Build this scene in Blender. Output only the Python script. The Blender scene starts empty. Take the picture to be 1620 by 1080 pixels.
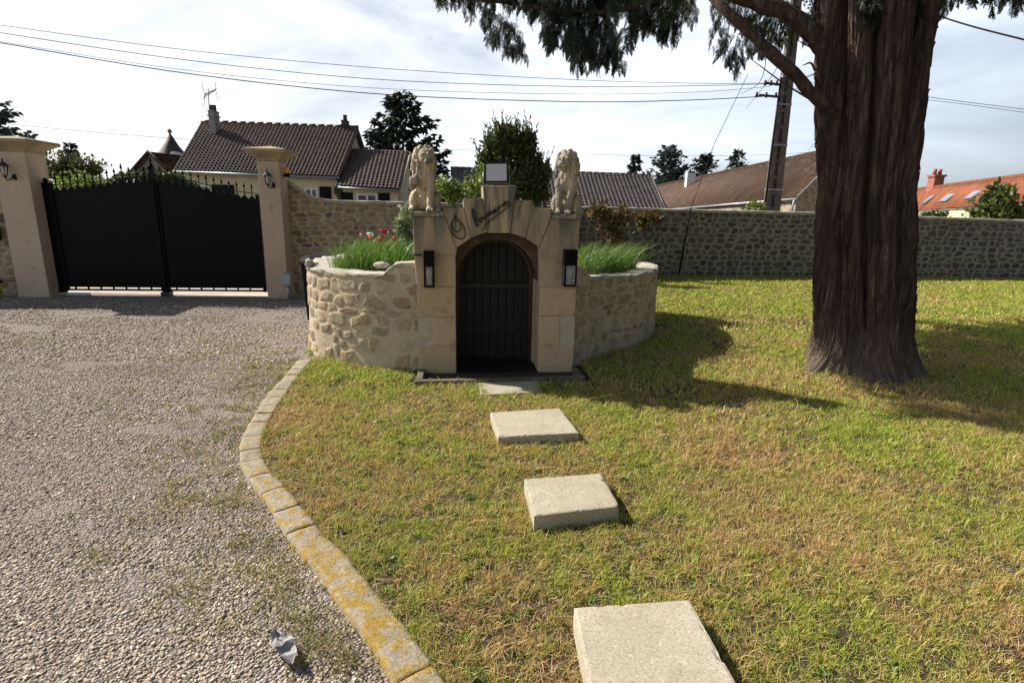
import bpy, bmesh, math, random
import numpy as np
from mathutils import Vector, Matrix, noise as mnoise

random.seed(7)
RNG = np.random.default_rng(11)
S = bpy.context.scene
C = S.collection
R = math.radians

# ------------------------------------------------------------------ camera
CAM_H, FPX, PITCH, ROLL = 1.6, 880.0, math.atan(210 / 880), 0.02
cam_d = bpy.data.cameras.new("camera")
cam_d.sensor_width = 36.0
cam_d.lens = 36.0 * FPX / 1620.0
cam_d.clip_start, cam_d.clip_end = 0.05, 3000
cam = bpy.data.objects.new("camera", cam_d)
C.objects.link(cam)
cam.matrix_world = Matrix.Translation((0, 0, CAM_H)) @ Matrix.Rotation(math.pi / 2 - PITCH, 4, 'X') @ Matrix.Rotation(ROLL, 4, 'Z')
S.camera = cam

# ------------------------------------------------------------------ world, sun, exposure
SUN_DIR = Vector((-1.09, 0.49, 1.0)).normalized()      # towards the sun
SUN_EL = math.asin(SUN_DIR.z)
SUN_AZ = math.atan2(SUN_DIR.x, SUN_DIR.y)
W = bpy.data.worlds.new("World")
S.world = W
W.use_nodes = True
wn, wl = W.node_tree.nodes, W.node_tree.links
bg = wn['Background']
bg.inputs['Strength'].default_value = 0.05
sky = wn.new('ShaderNodeTexSky')
sky.sky_type = 'NISHITA'
sky.sun_disc = False
sky.sun_elevation = SUN_EL
sky.sun_rotation = SUN_AZ
sky.dust_density = 1.6
sky.air_density = 1.0
tc = wn.new('ShaderNodeTexCoord')
mp = wn.new('ShaderNodeMapping')
mp.inputs['Scale'].default_value = (1.0, 1.6, 4.2)
mp.inputs['Rotation'].default_value = (0.10, 0.16, 0.5)
nz = wn.new('ShaderNodeTexNoise')
nz.inputs['Scale'].default_value = 1.5
nz.inputs['Detail'].default_value = 9
nz.inputs['Roughness'].default_value = 0.58
nz.inputs['Distortion'].default_value = 0.7
rp = wn.new('ShaderNodeValToRGB')
rp.color_ramp.elements[0].position = 0.30
rp.color_ramp.elements[0].color = (0.22, 0.22, 0.22, 1)
rp.color_ramp.elements[1].position = 0.66
rp.color_ramp.elements[1].color = (0.92, 0.92, 0.92, 1)
mx = wn.new('ShaderNodeMix')
mx.data_type = 'RGBA'
vd = wn.new('ShaderNodeVectorMath'); vd.operation = 'DOT_PRODUCT'
vd.inputs[1].default_value = SUN_DIR
cr = wn.new('ShaderNodeValToRGB')          # thin cloud scatters forward: bright towards the sun, dull away from it
ce = cr.color_ramp.elements
ce[0].position = 0.28; ce[0].color = (0.04, 0.045, 0.055, 1)
ce[1].position = 0.97; ce[1].color = (0.66, 0.67, 0.68, 1)
e_ = ce.new(0.50); e_.color = (0.47, 0.52, 0.59, 1)
e_ = ce.new(0.72); e_.color = (0.56, 0.585, 0.62, 1)
md = wn.new('ShaderNodeMath'); md.operation = 'MULTIPLY_ADD'; md.inputs[1].default_value = 0.5; md.inputs[2].default_value = 0.5
cm = wn.new('ShaderNodeVectorMath'); cm.operation = 'SCALE'; cm.inputs['Scale'].default_value = 31.0
wl.new(tc.outputs['Generated'], vd.inputs[0]); wl.new(vd.outputs['Value'], md.inputs[0]); wl.new(md.outputs[0], cr.inputs['Fac'])
wl.new(cr.outputs['Color'], cm.inputs[0]); wl.new(cm.outputs[0], mx.inputs[7])
wl.new(tc.outputs['Generated'], mp.inputs['Vector'])
wl.new(mp.outputs['Vector'], nz.inputs['Vector'])
wl.new(nz.outputs['Fac'], rp.inputs['Fac'])
sz = wn.new('ShaderNodeSeparateXYZ'); er = wn.new('ShaderNodeValToRGB')   # the cloud lies low, the zenith is clear
er.color_ramp.elements[0].position = 0.30; er.color_ramp.elements[0].color = (1, 1, 1, 1)
er.color_ramp.elements[1].position = 0.55; er.color_ramp.elements[1].color = (0.0, 0.0, 0.0, 1)
cmul = wn.new('ShaderNodeMath'); cmul.operation = 'MULTIPLY'
wl.new(tc.outputs['Generated'], sz.inputs[0]); wl.new(sz.outputs['Z'], er.inputs['Fac'])
wl.new(rp.outputs['Color'], cmul.inputs[0]); wl.new(er.outputs['Color'], cmul.inputs[1])
wl.new(cmul.outputs[0], mx.inputs[0])
wl.new(sky.outputs['Color'], mx.inputs[6])
wl.new(mx.outputs[2], bg.inputs['Color'])

sun_d = bpy.data.lights.new("sun", 'SUN')
sun_d.energy = 5.0
sun_d.angle = R(0.53)
sun_d.color = (1.0, 0.94, 0.84)
sun = bpy.data.objects.new("sun", sun_d)
sun.rotation_euler = SUN_DIR.to_track_quat('Z', 'Y').to_euler()
sun.location = (-10, 5, 12)
C.objects.link(sun)

S.view_settings.view_transform = 'Standard'
S.view_settings.look = 'None'
S.view_settings.gamma = 1.0
S.view_settings.use_curve_mapping = False
S.view_settings.exposure = 0.68
S.render.engine = 'CYCLES'
S.cycles.max_bounces = 8
S.cycles.transparent_max_bounces = 12

# ------------------------------------------------------------------ measuring helpers
def ray(px, py):
    a, b = (px - 810) / FPX, -(py - 540) / FPX
    a, b = a * math.cos(ROLL) - b * math.sin(ROLL), a * math.sin(ROLL) + b * math.cos(ROLL)
    return np.array([a, math.cos(PITCH) + b * math.sin(PITCH), -math.sin(PITCH) + b * math.cos(PITCH)])
O0 = np.array([0, 0, CAM_H])
def G(px, py, z=0.0):
    d = ray(px, py)
    return O0 + d * ((z - CAM_H) / d[2])
def P(px, py, Y):
    d = ray(px, py)
    return O0 + d * (Y / d[1])
def PL(px, py, p0, n):
    d = ray(px, py)
    return O0 + d * (np.dot(np.asarray(p0) - O0, n) / np.dot(d, n))
def inpoly(x, y, poly):
    x = np.asarray(x); y = np.asarray(y)
    r = np.zeros(x.shape, bool)
    n = len(poly)
    for i in range(n):
        x0, y0 = poly[i][:2]; x1, y1 = poly[(i + 1) % n][:2]
        if y0 == y1: continue
        c = ((y0 > y) != (y1 > y)) & (x < (x1 - x0) * (y - y0) / (y1 - y0) + x0)
        r ^= c
    return r
def spline(pts, n):
    """Catmull-Rom through pts, n samples evenly by arc length"""
    p = np.array(pts, float)
    q = np.vstack([2 * p[0] - p[1], p, 2 * p[-1] - p[-2]])
    out = []
    for i in range(1, len(q) - 2):
        t = np.linspace(0, 1, 16, endpoint=False)[:, None]
        a, b, c, d = q[i - 1], q[i], q[i + 1], q[i + 2]
        out.append(0.5 * ((2 * b) + (c - a) * t + (2 * a - 5 * b + 4 * c - d) * t ** 2 + (3 * b - a - 3 * c + d) * t ** 3))
    out.append(p[-1:])
    o = np.vstack(out)
    L = np.concatenate([[0], np.cumsum(np.linalg.norm(np.diff(o, axis=0), axis=1))])
    s = np.linspace(0, L[-1], n)
    return np.stack([np.interp(s, L, o[:, k]) for k in range(o.shape[1])], 1)
_lat = RNG.random((256, 256))
def vnoise(x, y):
    x = np.asarray(x, float); y = np.asarray(y, float)
    xi, yi = np.floor(x).astype(int), np.floor(y).astype(int)
    fx, fy = x - xi, y - yi
    fx = fx * fx * (3 - 2 * fx); fy = fy * fy * (3 - 2 * fy)
    g = lambda i, j: _lat[i % 256, j % 256]
    return (g(xi, yi) * (1 - fx) + g(xi + 1, yi) * fx) * (1 - fy) + (g(xi, yi + 1) * (1 - fx) + g(xi + 1, yi + 1) * fx) * fy
def fbm(x, y, o=4):
    s, a, t = 0, 1, 0
    for k in range(o):
        s = s + a * vnoise(x * 2 ** k + 17 * k, y * 2 ** k + 31 * k); t += a; a *= 0.5
    return s / t
def sstep(a, b, x):
    t = np.clip((x - a) / (b - a), 0, 1)
    return t * t * (3 - 2 * t)

# ------------------------------------------------------------------ object helpers
ROOT = {}
def thing(name, label, cat, loc=(0, 0, 0), group=None, rotz=0):
    o = bpy.data.objects.new(name, None)
    o.empty_display_size = 0.2
    C.objects.link(o)
    o.location = tuple(float(v) for v in loc)
    o.rotation_euler = (0, 0, rotz)
    o['label'] = label; o['category'] = cat
    if group: o['group'] = group
    ROOT[o.name] = np.array([float(v) for v in loc])
    return o
def tag(o, label, cat, group=None):
    o['label'] = label; o['category'] = cat
    if group: o['group'] = group
    return o
def link(name, me, mat, parent=None):
    o = bpy.data.objects.new(name, me)
    C.objects.link(o)
    if mat is not None:
        for m in (mat if isinstance(mat, (list, tuple)) else [mat]): me.materials.append(m)
    if parent is not None:
        o.parent = parent
        ROOT[o.name] = ROOT[parent.name]
    return o
def fast_mesh(name, v, f, smooth=False):
    """v (N,3), f (F,k)"""
    v = np.ascontiguousarray(v, np.float32); f = np.ascontiguousarray(f, np.int32)
    me = bpy.data.meshes.new(name)
    me.vertices.add(len(v)); me.vertices.foreach_set('co', v.ravel())
    me.loops.add(f.size); me.loops.foreach_set('vertex_index', f.ravel())
    me.polygons.add(len(f))
    me.polygons.foreach_set('loop_start', np.arange(0, f.size, f.shape[1], dtype=np.int32))
    if smooth: me.polygons.foreach_set('use_smooth', np.ones(len(f), bool))
    me.update(calc_edges=True)
    me.validate()
    return me
def fobj(name, v, f, mat, parent=None, smooth=False):
    v = np.asarray(v, float)
    if parent is not None: v = v - ROOT[parent.name]
    return link(name, fast_mesh(name, v, f, smooth), mat, parent)

class MB:
    """collects shapes, links them as ONE mesh object"""
    def __init__(s): s.v = []; s.f = []; s.sm = []
    def add(s, v, f, smooth=False):
        b = len(s.v)
        s.v += [tuple(float(c) for c in p) for p in v]
        s.f += [tuple(b + i for i in q) for q in f]
        s.sm += [smooth] * len(f)
        return s
    def box(s, c, size, rot=None, taper=1.0):
        x, y, z = (k / 2 for k in size)
        p = [Vector((sx * x * (taper if sz > 0 else 1), sy * y * (taper if sz > 0 else 1), sz * z)) for sz in (-1, 1) for sy in (-1, 1) for sx in (-1, 1)]
        if rot is not None: p = [rot @ q for q in p]
        c = Vector([float(k) for k in c])
        return s.add([q + c for q in p], [(0, 2, 3, 1), (4, 5, 7, 6), (0, 1, 5, 4), (2, 6, 7, 3), (0, 4, 6, 2), (1, 3, 7, 5)])
    def hull(s, bottom, top):
        """prism between two equal polygons"""
        n = len(bottom)
        f = [tuple(reversed(range(n))), tuple(range(n, 2 * n))]
        f += [(i, (i + 1) % n, n + (i + 1) % n, n + i) for i in range(n)]
        return s.add(list(bottom) + list(top), f)
    def tube(s, pts, rad, n=8, cap=True, flat=1.0):
        p = np.array([[float(c) for c in q] for q in pts]); m = len(p)
        rad = np.broadcast_to(np.asarray(rad, float), (m,))
        t = np.gradient(p, axis=0); t /= np.linalg.norm(t, axis=1)[:, None] + 1e-9
        up = np.array([0, 0, 1.0]) if abs(t[0][2]) < 0.9 else np.array([0, 1.0, 0])
        v = []
        a = np.cross(t[0], up); a /= np.linalg.norm(a)
        for i in range(m):
            a = a - t[i] * np.dot(a, t[i]); a /= np.linalg.norm(a) + 1e-9
            b = np.cross(t[i], a)
            for k in range(n):
                w = 2 * math.pi * k / n
                v.append(p[i] + rad[i] * (math.cos(w) * a + math.sin(w) * b * flat))
        f = [(i * n + k, i * n + (k + 1) % n, (i + 1) * n + (k + 1) % n, (i + 1) * n + k) for i in range(m - 1) for k in range(n)]
        s.add(v, f, True)
        if cap:
            b = len(s.v) - len(v)
            s.f += [tuple(b + k for k in reversed(range(n))), tuple(b + (m - 1) * n + k for k in range(n))]; s.sm += [False, False]
        return s
    def lathe(s, prof, c=(0, 0, 0), n=16, smooth=True):
        v = [(c[0] + r * math.cos(2 * math.pi * k / n), c[1] + r * math.sin(2 * math.pi * k / n), c[2] + z) for r, z in prof for k in range(n)]
        m = len(prof)
        f = [(i * n + k, i * n + (k + 1) % n, (i + 1) * n + (k + 1) % n, (i + 1) * n + k) for i in range(m - 1) for k in range(n)]
        f += [tuple(reversed(range(n))), tuple((m - 1) * n + k for k in range(n))]
        return s.add(v, f, smooth)
    def ball(s, c, r, u=12, w=8, rot=None):
        r = (r, r, r) if not hasattr(r, '__len__') else r
        v, f = [], []
        for i in range(w + 1):
            th = math.pi * i / w
            for k in range(u):
                ph = 2 * math.pi * k / u
                q = Vector((r[0] * math.sin(th) * math.cos(ph), r[1] * math.sin(th) * math.sin(ph), r[2] * math.cos(th)))
                if rot is not None: q = rot @ q
                v.append((q.x + c[0], q.y + c[1], q.z + c[2]))
        f = [(i * u + k, (i + 1) * u + k, (i + 1) * u + (k + 1) % u, i * u + (k + 1) % u) for i in range(w) for k in range(u)]
        return s.add(v, f, True)
    def build(s, name, mat, parent=None, bevel=0.0, seg=2):
        off = ROOT[parent.name] if parent is not None else np.zeros(3)
        me = bpy.data.meshes.new(name)
        me.from_pydata([tuple(np.array(p) - off) for p in s.v], [], s.f)
        me.polygons.foreach_set('use_smooth', np.array(s.sm, bool))
        me.update()
        bm = bmesh.new(); bm.from_mesh(me)
        bmesh.ops.remove_doubles(bm, verts=bm.verts, dist=1e-5)
        bmesh.ops.recalc_face_normals(bm, faces=bm.faces)
        bm.to_mesh(me); bm.free()
        o = link(name, me, mat, parent)
        if bevel > 0:
            m = o.modifiers.new('bevel', 'BEVEL'); m.width = bevel; m.segments = seg; m.limit_method = 'ANGLE'; m.angle_limit = R(40)
        return o
def copy_tree(o, parent=None):
    c = o.copy(); C.objects.link(c); c.parent = parent
    ROOT[c.name] = ROOT.get(o.name)
    for ch in list(o.children): copy_tree(ch, c)
    return c

# ------------------------------------------------------------------ material helpers
class NT:
    def __init__(s, name):
        s.m = bpy.data.materials.new(name); s.m.use_nodes = True
        s.n, s.l = s.m.node_tree.nodes, s.m.node_tree.links
        s.b = s.n['Principled BSDF']; s.out = s.n['Material Output']
        s.tc = s.n.new('ShaderNodeTexCoord'); s.geo = s.n.new('ShaderNodeNewGeometry')
    def set(s, **k):
        for a, v in k.items(): s.b.inputs[a.replace('_', ' ')].default_value = v
        return s
    def pos(s, scale=(1, 1, 1), src='Object', rot=(0, 0, 0)):
        m = s.n.new('ShaderNodeMapping'); m.inputs['Scale'].default_value = scale; m.inputs['Rotation'].default_value = rot
        s.l.new(s.geo.outputs['Position'] if src == 'World' else s.tc.outputs[src], m.inputs['Vector'])
        return m.outputs['Vector']
    def noise(s, scale, detail=4, rough=0.55, vec=None, dist=0.0):
        t = s.n.new('ShaderNodeTexNoise')
        t.inputs['Scale'].default_value = scale; t.inputs['Detail'].default_value = detail
        t.inputs['Roughness'].default_value = rough; t.inputs['Distortion'].default_value = dist
        s.l.new(vec if vec is not None else s.tc.outputs['Object'], t.inputs['Vector'])
        return t.outputs['Fac']
    def voro(s, scale, vec=None, feature='F1', out='Distance'):
        t = s.n.new('ShaderNodeTexVoronoi'); t.feature = feature; t.inputs['Scale'].default_value = scale
        s.l.new(vec if vec is not None else s.tc.outputs['Object'], t.inputs['Vector'])
        return t.outputs[out]
    def ramp(s, fac, stops, interp='LINEAR'):
        r = s.n.new('ShaderNodeValToRGB'); e = r.color_ramp.elements; r.color_ramp.interpolation = interp
        while len(e) < len(stops): e.new(0.5)
        for q, (p, c) in zip(e, stops):
            q.position = p; q.color = (*c, 1) if hasattr(c, '__len__') else (c, c, c, 1)
        s.l.new(fac, r.inputs['Fac']); return r.outputs['Color']
    def mix(s, fac, a, b, mode='MIX'):
        m = s.n.new('ShaderNodeMix'); m.data_type = 'RGBA'; m.blend_type = mode
        for i_, v in ((0, fac), (6, a), (7, b)):
            sock = m.inputs[i_]
            if isinstance(v, (int, float)): sock.default_value = v if i_ == 0 else (v, v, v, 1)
            elif isinstance(v, tuple): sock.default_value = (*v, 1)
            else: s.l.new(v, sock)
        return m.outputs[2]
    def math(s, op, a, b=0.0):
        m = s.n.new('ShaderNodeMath'); m.operation = op
        for sock, v in zip(m.inputs, (a, b)):
            if isinstance(v, (int, float)): sock.default_value = v
            else: s.l.new(v, sock)
        return m.outputs[0]
    def attr(s, name):
        a = s.n.new('ShaderNodeAttribute'); a.attribute_name = name; return a.outputs['Fac']
    def rnd(s): return s.geo.outputs['Random Per Island']
    def sepz(s, src='World'):
        x = s.n.new('ShaderNodeSeparateXYZ')
        s.l.new(s.geo.outputs['Position'] if src == 'World' else s.tc.outputs[src], x.inputs[0]); return x.outputs['Z']
    def color(s, c):
        if isinstance(c, tuple): s.b.inputs['Base Color'].default_value = (*c, 1)
        else: s.l.new(c, s.b.inputs['Base Color'])
        return s
    def bump(s, h, strength=0.5, dist=0.02):
        b = s.n.new('ShaderNodeBump'); b.inputs['Strength'].default_value = strength; b.inputs['Distance'].default_value = dist
        s.l.new(h, b.inputs['Height']); s.l.new(b.outputs['Normal'], s.b.inputs['Normal']); return s
    def translucent(s, c, fac):
        t = s.n.new('ShaderNodeBsdfTranslucent')
        if isinstance(c, tuple): t.inputs['Color'].default_value = (*c, 1)
        else: s.l.new(c, t.inputs['Color'])
        m = s.n.new('ShaderNodeMixShader'); m.inputs[0].default_value = fac
        s.l.new(s.b.outputs[0], m.inputs[1]); s.l.new(t.outputs[0], m.inputs[2]); s.l.new(m.outputs[0], s.out.inputs[0]); return s

M = {}
def simple(name, col, rough=0.6, metal=0.0, var=0.25, scale=12, bump=0.15, bd=0.01, spec=0.5):
    t = NT(name); t.set(Roughness=rough, Metallic=metal); t.b.inputs['Specular IOR Level'].default_value = spec
    n = t.noise(scale, 6)
    lo = tuple(c * (1 - var) for c in col); hi = tuple(min(1, c * (1 + var)) for c in col)
    t.color(t.ramp(n, [(0.3, lo), (0.7, hi)]))
    if bump: t.bump(t.noise(scale * 4, 6), bump, bd)
    M[name] = t.m; return t.m

simple('black_metal', (0.003, 0.003, 0.0032), 0.35, 0.0, 0.2, 6, 0.04, 0.004, 0.10)
simple('black_iron', (0.014, 0.013, 0.013), 0.5, 0.0, 0.2, 20, 0.2, 0.002)
simple('black_plastic', (0.008, 0.008, 0.009), 0.35, 0.0, 0.2, 9, 0.05, 0.002, 0.08)
simple('white_paint', (0.72, 0.71, 0.68), 0.55)
simple('cream_render', (0.62, 0.53, 0.34), 0.9, 0, 0.1, 3, 0.2, 0.01)
simple('white_render', (0.72, 0.70, 0.66), 0.9, 0, 0.08, 3, 0.2, 0.01)
simple('zinc', (0.33, 0.35, 0.38), 0.45, 0.6, 0.15)
simple('concrete', (0.30, 0.28, 0.25), 0.9, 0, 0.25, 7, 0.4, 0.01)
simple('dim_bulb', (0.30, 0.19, 0.09), 0.3, 0, 0.1, 6, 0)
simple('edging_stone', (0.12, 0.105, 0.07), 0.95, 0, 0.45, 9, 0.5, 0.01)
simple('pole_concrete', (0.115, 0.095, 0.078), 0.9, 0, 0.4, 5, 0.5, 0.02)
simple('brick_red', (0.33, 0.12, 0.08), 0.85, 0, 0.3, 14, 0.4, 0.01)
simple('grey_box', (0.36, 0.37, 0.37), 0.5, 0, 0.08)
simple('amber', (0.85, 0.40, 0.03), 0.25, 0, 0.05)
simple('yellow_rubber', (0.45, 0.31, 0.03), 0.5, 0, 0.1)
simple('red_petal', (0.55, 0.015, 0.05), 0.5); simple('orange_petal', (0.75, 0.13, 0.02), 0.5); simple('white_petal', (0.8, 0.78, 0.7), 0.5)
simple('pink_petal', (0.7, 0.4, 0.34), 0.5)
simple('stem_green', (0.09, 0.2, 0.04), 0.6)
simple('dark_timber', (0.05, 0.035, 0.025), 0.7, 0, 0.3, 10, 0.3)
simple('bark_plain', (0.07, 0.05, 0.04), 0.9, 0, 0.35, 18, 0.6, 0.02)
simple('scrap_grey', (0.27, 0.265, 0.26), 0.5, 0, 0.2, 12, 0.2)
simple('panel_grey', (0.50, 0.49, 0.50), 0.25, 0, 0.03, 5, 0)
simple('rock', (0.42, 0.38, 0.31), 0.9, 0, 0.4, 16, 0.7, 0.02)
def glass(name, col=(0.05, 0.06, 0.07), rough=0.08):
    t = NT(name); t.set(Roughness=rough); t.b.inputs['Specular IOR Level'].default_value = 0.9
    t.color(t.ramp(t.noise(2.0, 2), [(0.35, tuple(c * 0.7 for c in col)), (0.65, tuple(c * 1.5 for c in col))])); M[name] = t.m
glass('window_glass'); glass('sky_glass', (0.10, 0.15, 0.2), 0.05)
t = NT('lantern_glass'); t.set(Roughness=0.12, Base_Color=(0.9, 0.9, 0.9, 1)); t.b.inputs['Transmission Weight'].default_value = 0.85; t.b.inputs['IOR'].default_value = 1.1
t.bump(t.noise(30, 2), 0.05, 0.002); M['lantern_glass'] = t.m

# limestone ashlar, weathered
def ashlar(name, base, dark, streak=1.0):
    t = NT(name); t.set(Roughness=0.9)
    p = t.pos(src='World'); oi = t.n.new('ShaderNodeObjectInfo')
    n1 = t.noise(2.2, 5, 0.6, p); n2 = t.noise(30, 5, 0.65, p)
    sv = t.pos((9, 9, 0.9), 'World'); st = t.noise(1.0, 4, 0.6, sv, 0.6)
    c = t.ramp(n1, [(0.3, tuple(k * 0.82 for k in base)), (0.55, base), (0.75, (base[0] * 1.12, base[1] * 1.06, base[2] * 0.92))])
    c = t.mix(0.6, c, t.ramp(oi.outputs['Random'], [(0, tuple(k * 0.86 for k in base)), (0.5, (base[0] * 1.02, base[1] * 0.9, base[2] * 0.85)), (1, tuple(min(1, k * 1.15) for k in base))]))
    zz = t.ramp(t.math('ADD', t.sepz(), t.math('MULTIPLY', n1, 0.5)), [(0.0, 0.0), (1.0, 1.0)])
    hm = t.ramp(t.math('DIVIDE', t.math('SUBTRACT', t.sepz(), 0.98), 0.62), [(0.0, 0.0), (1.0, 1.0)])
    sm = t.math('MULTIPLY', t.ramp(st, [(0.38, 0.0), (0.64, 1.0)]), t.math('MULTIPLY', hm, streak))
    c = t.mix(sm, c, dark)
    c = t.mix(t.ramp(n2, [(0.58, 0.0), (0.74, 0.5)]), c, tuple(k * 0.5 for k in base))
    c = t.mix(t.ramp(t.noise(5.5, 6, 0.7, p), [(0.55, 0.0), (0.72, 0.45)]), c, tuple(k * 0.6 for k in dark))
    t.color(c)
    t.bump(t.math('ADD', n2, t.math('MULTIPLY', t.noise(110, 3, 0.6, p), 0.5)), 0.45, 0.006)
    M[name] = t.m
ashlar('ashlar', (0.47, 0.355, 0.225), (0.13, 0.12, 0.085), 1.3)
simple('joint', (0.46, 0.385, 0.29), 0.95, 0, 0.15, 12, 0.3, 0.005)
ashlar('pillar_render', (0.50, 0.40, 0.295), (0.36, 0.30, 0.24), 0.3)
ashlar('statue_stone', (0.54, 0.44, 0.28), (0.17, 0.155, 0.125), 1.1)
t = NT('cap_stone'); t.set(Roughness=0.95)
n = t.noise(5, 6, 0.65)
t.color(t.ramp(n, [(0.3, (0.24, 0.20, 0.15)), (0.5, (0.34, 0.27, 0.16)), (0.7, (0.40, 0.31, 0.13))])); t.bump(t.noise(40, 5), 0.5, 0.01); M['cap_stone'] = t.m
t = NT('slab_stone'); t.set(Roughness=0.95)
v = t.pos(src='World'); n1 = t.noise(3, 5, 0.6, v); n2 = t.noise(90, 4, 0.7, v); vo = t.voro(150, v)
c = t.ramp(n1, [(0.3, (0.36, 0.32, 0.24)), (0.6, (0.45, 0.405, 0.31)), (0.8, (0.50, 0.465, 0.385))])
c = t.mix(t.ramp(n2, [(0.46, 0.0), (0.66, 0.75)]), c, (0.24, 0.19, 0.12))
c = t.mix(t.ramp(t.noise(55, 3, 0.6, v), [(0.6, 0.0), (0.7, 0.6)]), c, (0.58, 0.53, 0.43))
c = t.mix(t.ramp(t.noise(5, 6, 0.7, v), [(0.52, 0.0), (0.70, 0.5)]), c, (0.25, 0.24, 0.14))
c = t.mix(t.ramp(t.noise(38, 3, 0.6, v), [(0.66, 0.0), (0.72, 0.7)]), c, (0.14, 0.12, 0.09))
t.color(c); t.bump(n2, 0.35, 0.004); M['slab_stone'] = t.m
t = NT('kerb_stone'); t.set(Roughness=0.95)
v = t.pos(src='World'); n1 = t.noise(15, 9, 0.75, v, 0.4); n2 = t.noise(70, 5, 0.75, v)
c = t.ramp(n2, [(0.3, (0.24, 0.195, 0.135)), (0.7, (0.42, 0.36, 0.265))])
gx = t.n.new('ShaderNodeSeparateXYZ'); t.l.new(t.geo.outputs['Position'], gx.inputs[0])
near = t.math('MULTIPLY', t.math('SUBTRACT', 3.9, gx.outputs['Y']), 0.035)
lich = t.ramp(t.math('ADD', n1, near), [(0.545, 0.0), (0.59, 0.9)])
c = t.mix(lich, c, t.ramp(n2, [(0.35, (0.25, 0.145, 0.014)), (0.65, (0.45, 0.30, 0.045))]))
c = t.mix(t.ramp(t.noise(22, 5, 0.6, v), [(0.60, 0.0), (0.68, 0.75)]), c, (0.46, 0.42, 0.36))
t.color(c); t.bump(t.math('ADD', n2, t.math('MULTIPLY', n1, 2.0)), 0.7, 0.012); M['kerb_stone'] = t.m

# rubble walls: the mesh carries a stone mask and one random number per stone
def rubble_mat(name, stones, mortar, fine=40):
    t = NT(name); t.set(Roughness=0.95)
    v = t.pos(src='World')
    r = t.attr('rnd'); m = t.attr('stone')
    c = t.ramp(r, [(i / (len(stones) - 1), s) for i, s in enumerate(stones)])
    n = t.noise(fine, 6, 0.65, v); n3 = t.noise(6, 5, 0.6, v)
    c = t.mix(0.75, c, t.ramp(n, [(0.3, 0.45), (0.7, 1.5)]), 'MULTIPLY')
    c = t.mix(0.5, c, t.ramp(n3, [(0.3, 0.6), (0.7, 1.35)]), 'MULTIPLY')
    mc = t.ramp(n3, [(0.3, tuple(k * 0.78 for k in mortar)), (0.7, tuple(min(1, k * 1.15) for k in mortar))])
    mc = t.mix(t.ramp(n, [(0.4, 0.0), (0.75, 0.35)]), mc, tuple(k * 0.5 for k in mortar))
    t.color(t.mix(m, mc, c)); t.bump(t.math('ADD', n, t.noise(fine * 3, 4, 0.6, v)), 0.6, 0.012); M[name] = t.m
rubble_mat('rubble_warm', [(0.14, 0.105, 0.075), (0.40, 0.29, 0.165), (0.27, 0.205, 0.135), (0.46, 0.34, 0.18), (0.18, 0.14, 0.105), (0.38, 0.30, 0.20), (0.30, 0.185, 0.11)], (0.52, 0.445, 0.335))
rubble_mat('rubble_grey', [(0.06, 0.052, 0.042), (0.15, 0.125, 0.095), (0.09, 0.078, 0.06), (0.19, 0.155, 0.11), (0.07, 0.06, 0.05), (0.13, 0.11, 0.085)], (0.33, 0.29, 0.225))
rubble_mat('rubble_bed', [(0.40, 0.30, 0.18), (0.22, 0.14, 0.085), (0.46, 0.36, 0.22), (0.36, 0.29, 0.19), (0.29, 0.205, 0.12), (0.44, 0.32, 0.18), (0.27, 0.245, 0.165)], (0.52, 0.43, 0.295), 26)
t = NT('coping'); t.set(Roughness=0.95); v = t.pos(src='World'); n = t.noise(9, 6, 0.65, v)
t.color(t.ramp(n, [(0.3, (0.26, 0.235, 0.19)), (0.55, (0.46, 0.42, 0.34)), (0.75, (0.52, 0.49, 0.42))])); t.bump(t.noise(60, 5, 0.6, v), 0.5, 0.01); M['coping'] = t.m
t = NT('stone_gable'); t.set(Roughness=0.95); v = t.pos((1, 1, 1.5), 'World'); d = t.voro(3.0, v, 'DISTANCE_TO_EDGE'); cc = t.voro(3.0, v, 'F1', 'Color')
sx = t.n.new('ShaderNodeSeparateColor'); t.l.new(cc, sx.inputs[0])
t.color(t.mix(t.ramp(d, [(0.03, 0.0), (0.1, 1.0)]), (0.36, 0.31, 0.24), t.ramp(sx.outputs[0], [(0, (0.13, 0.11, 0.09)), (1, (0.34, 0.28, 0.21))]))); t.bump(d, 0.5, 0.03); M['stone_gable'] = t.m

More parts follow.
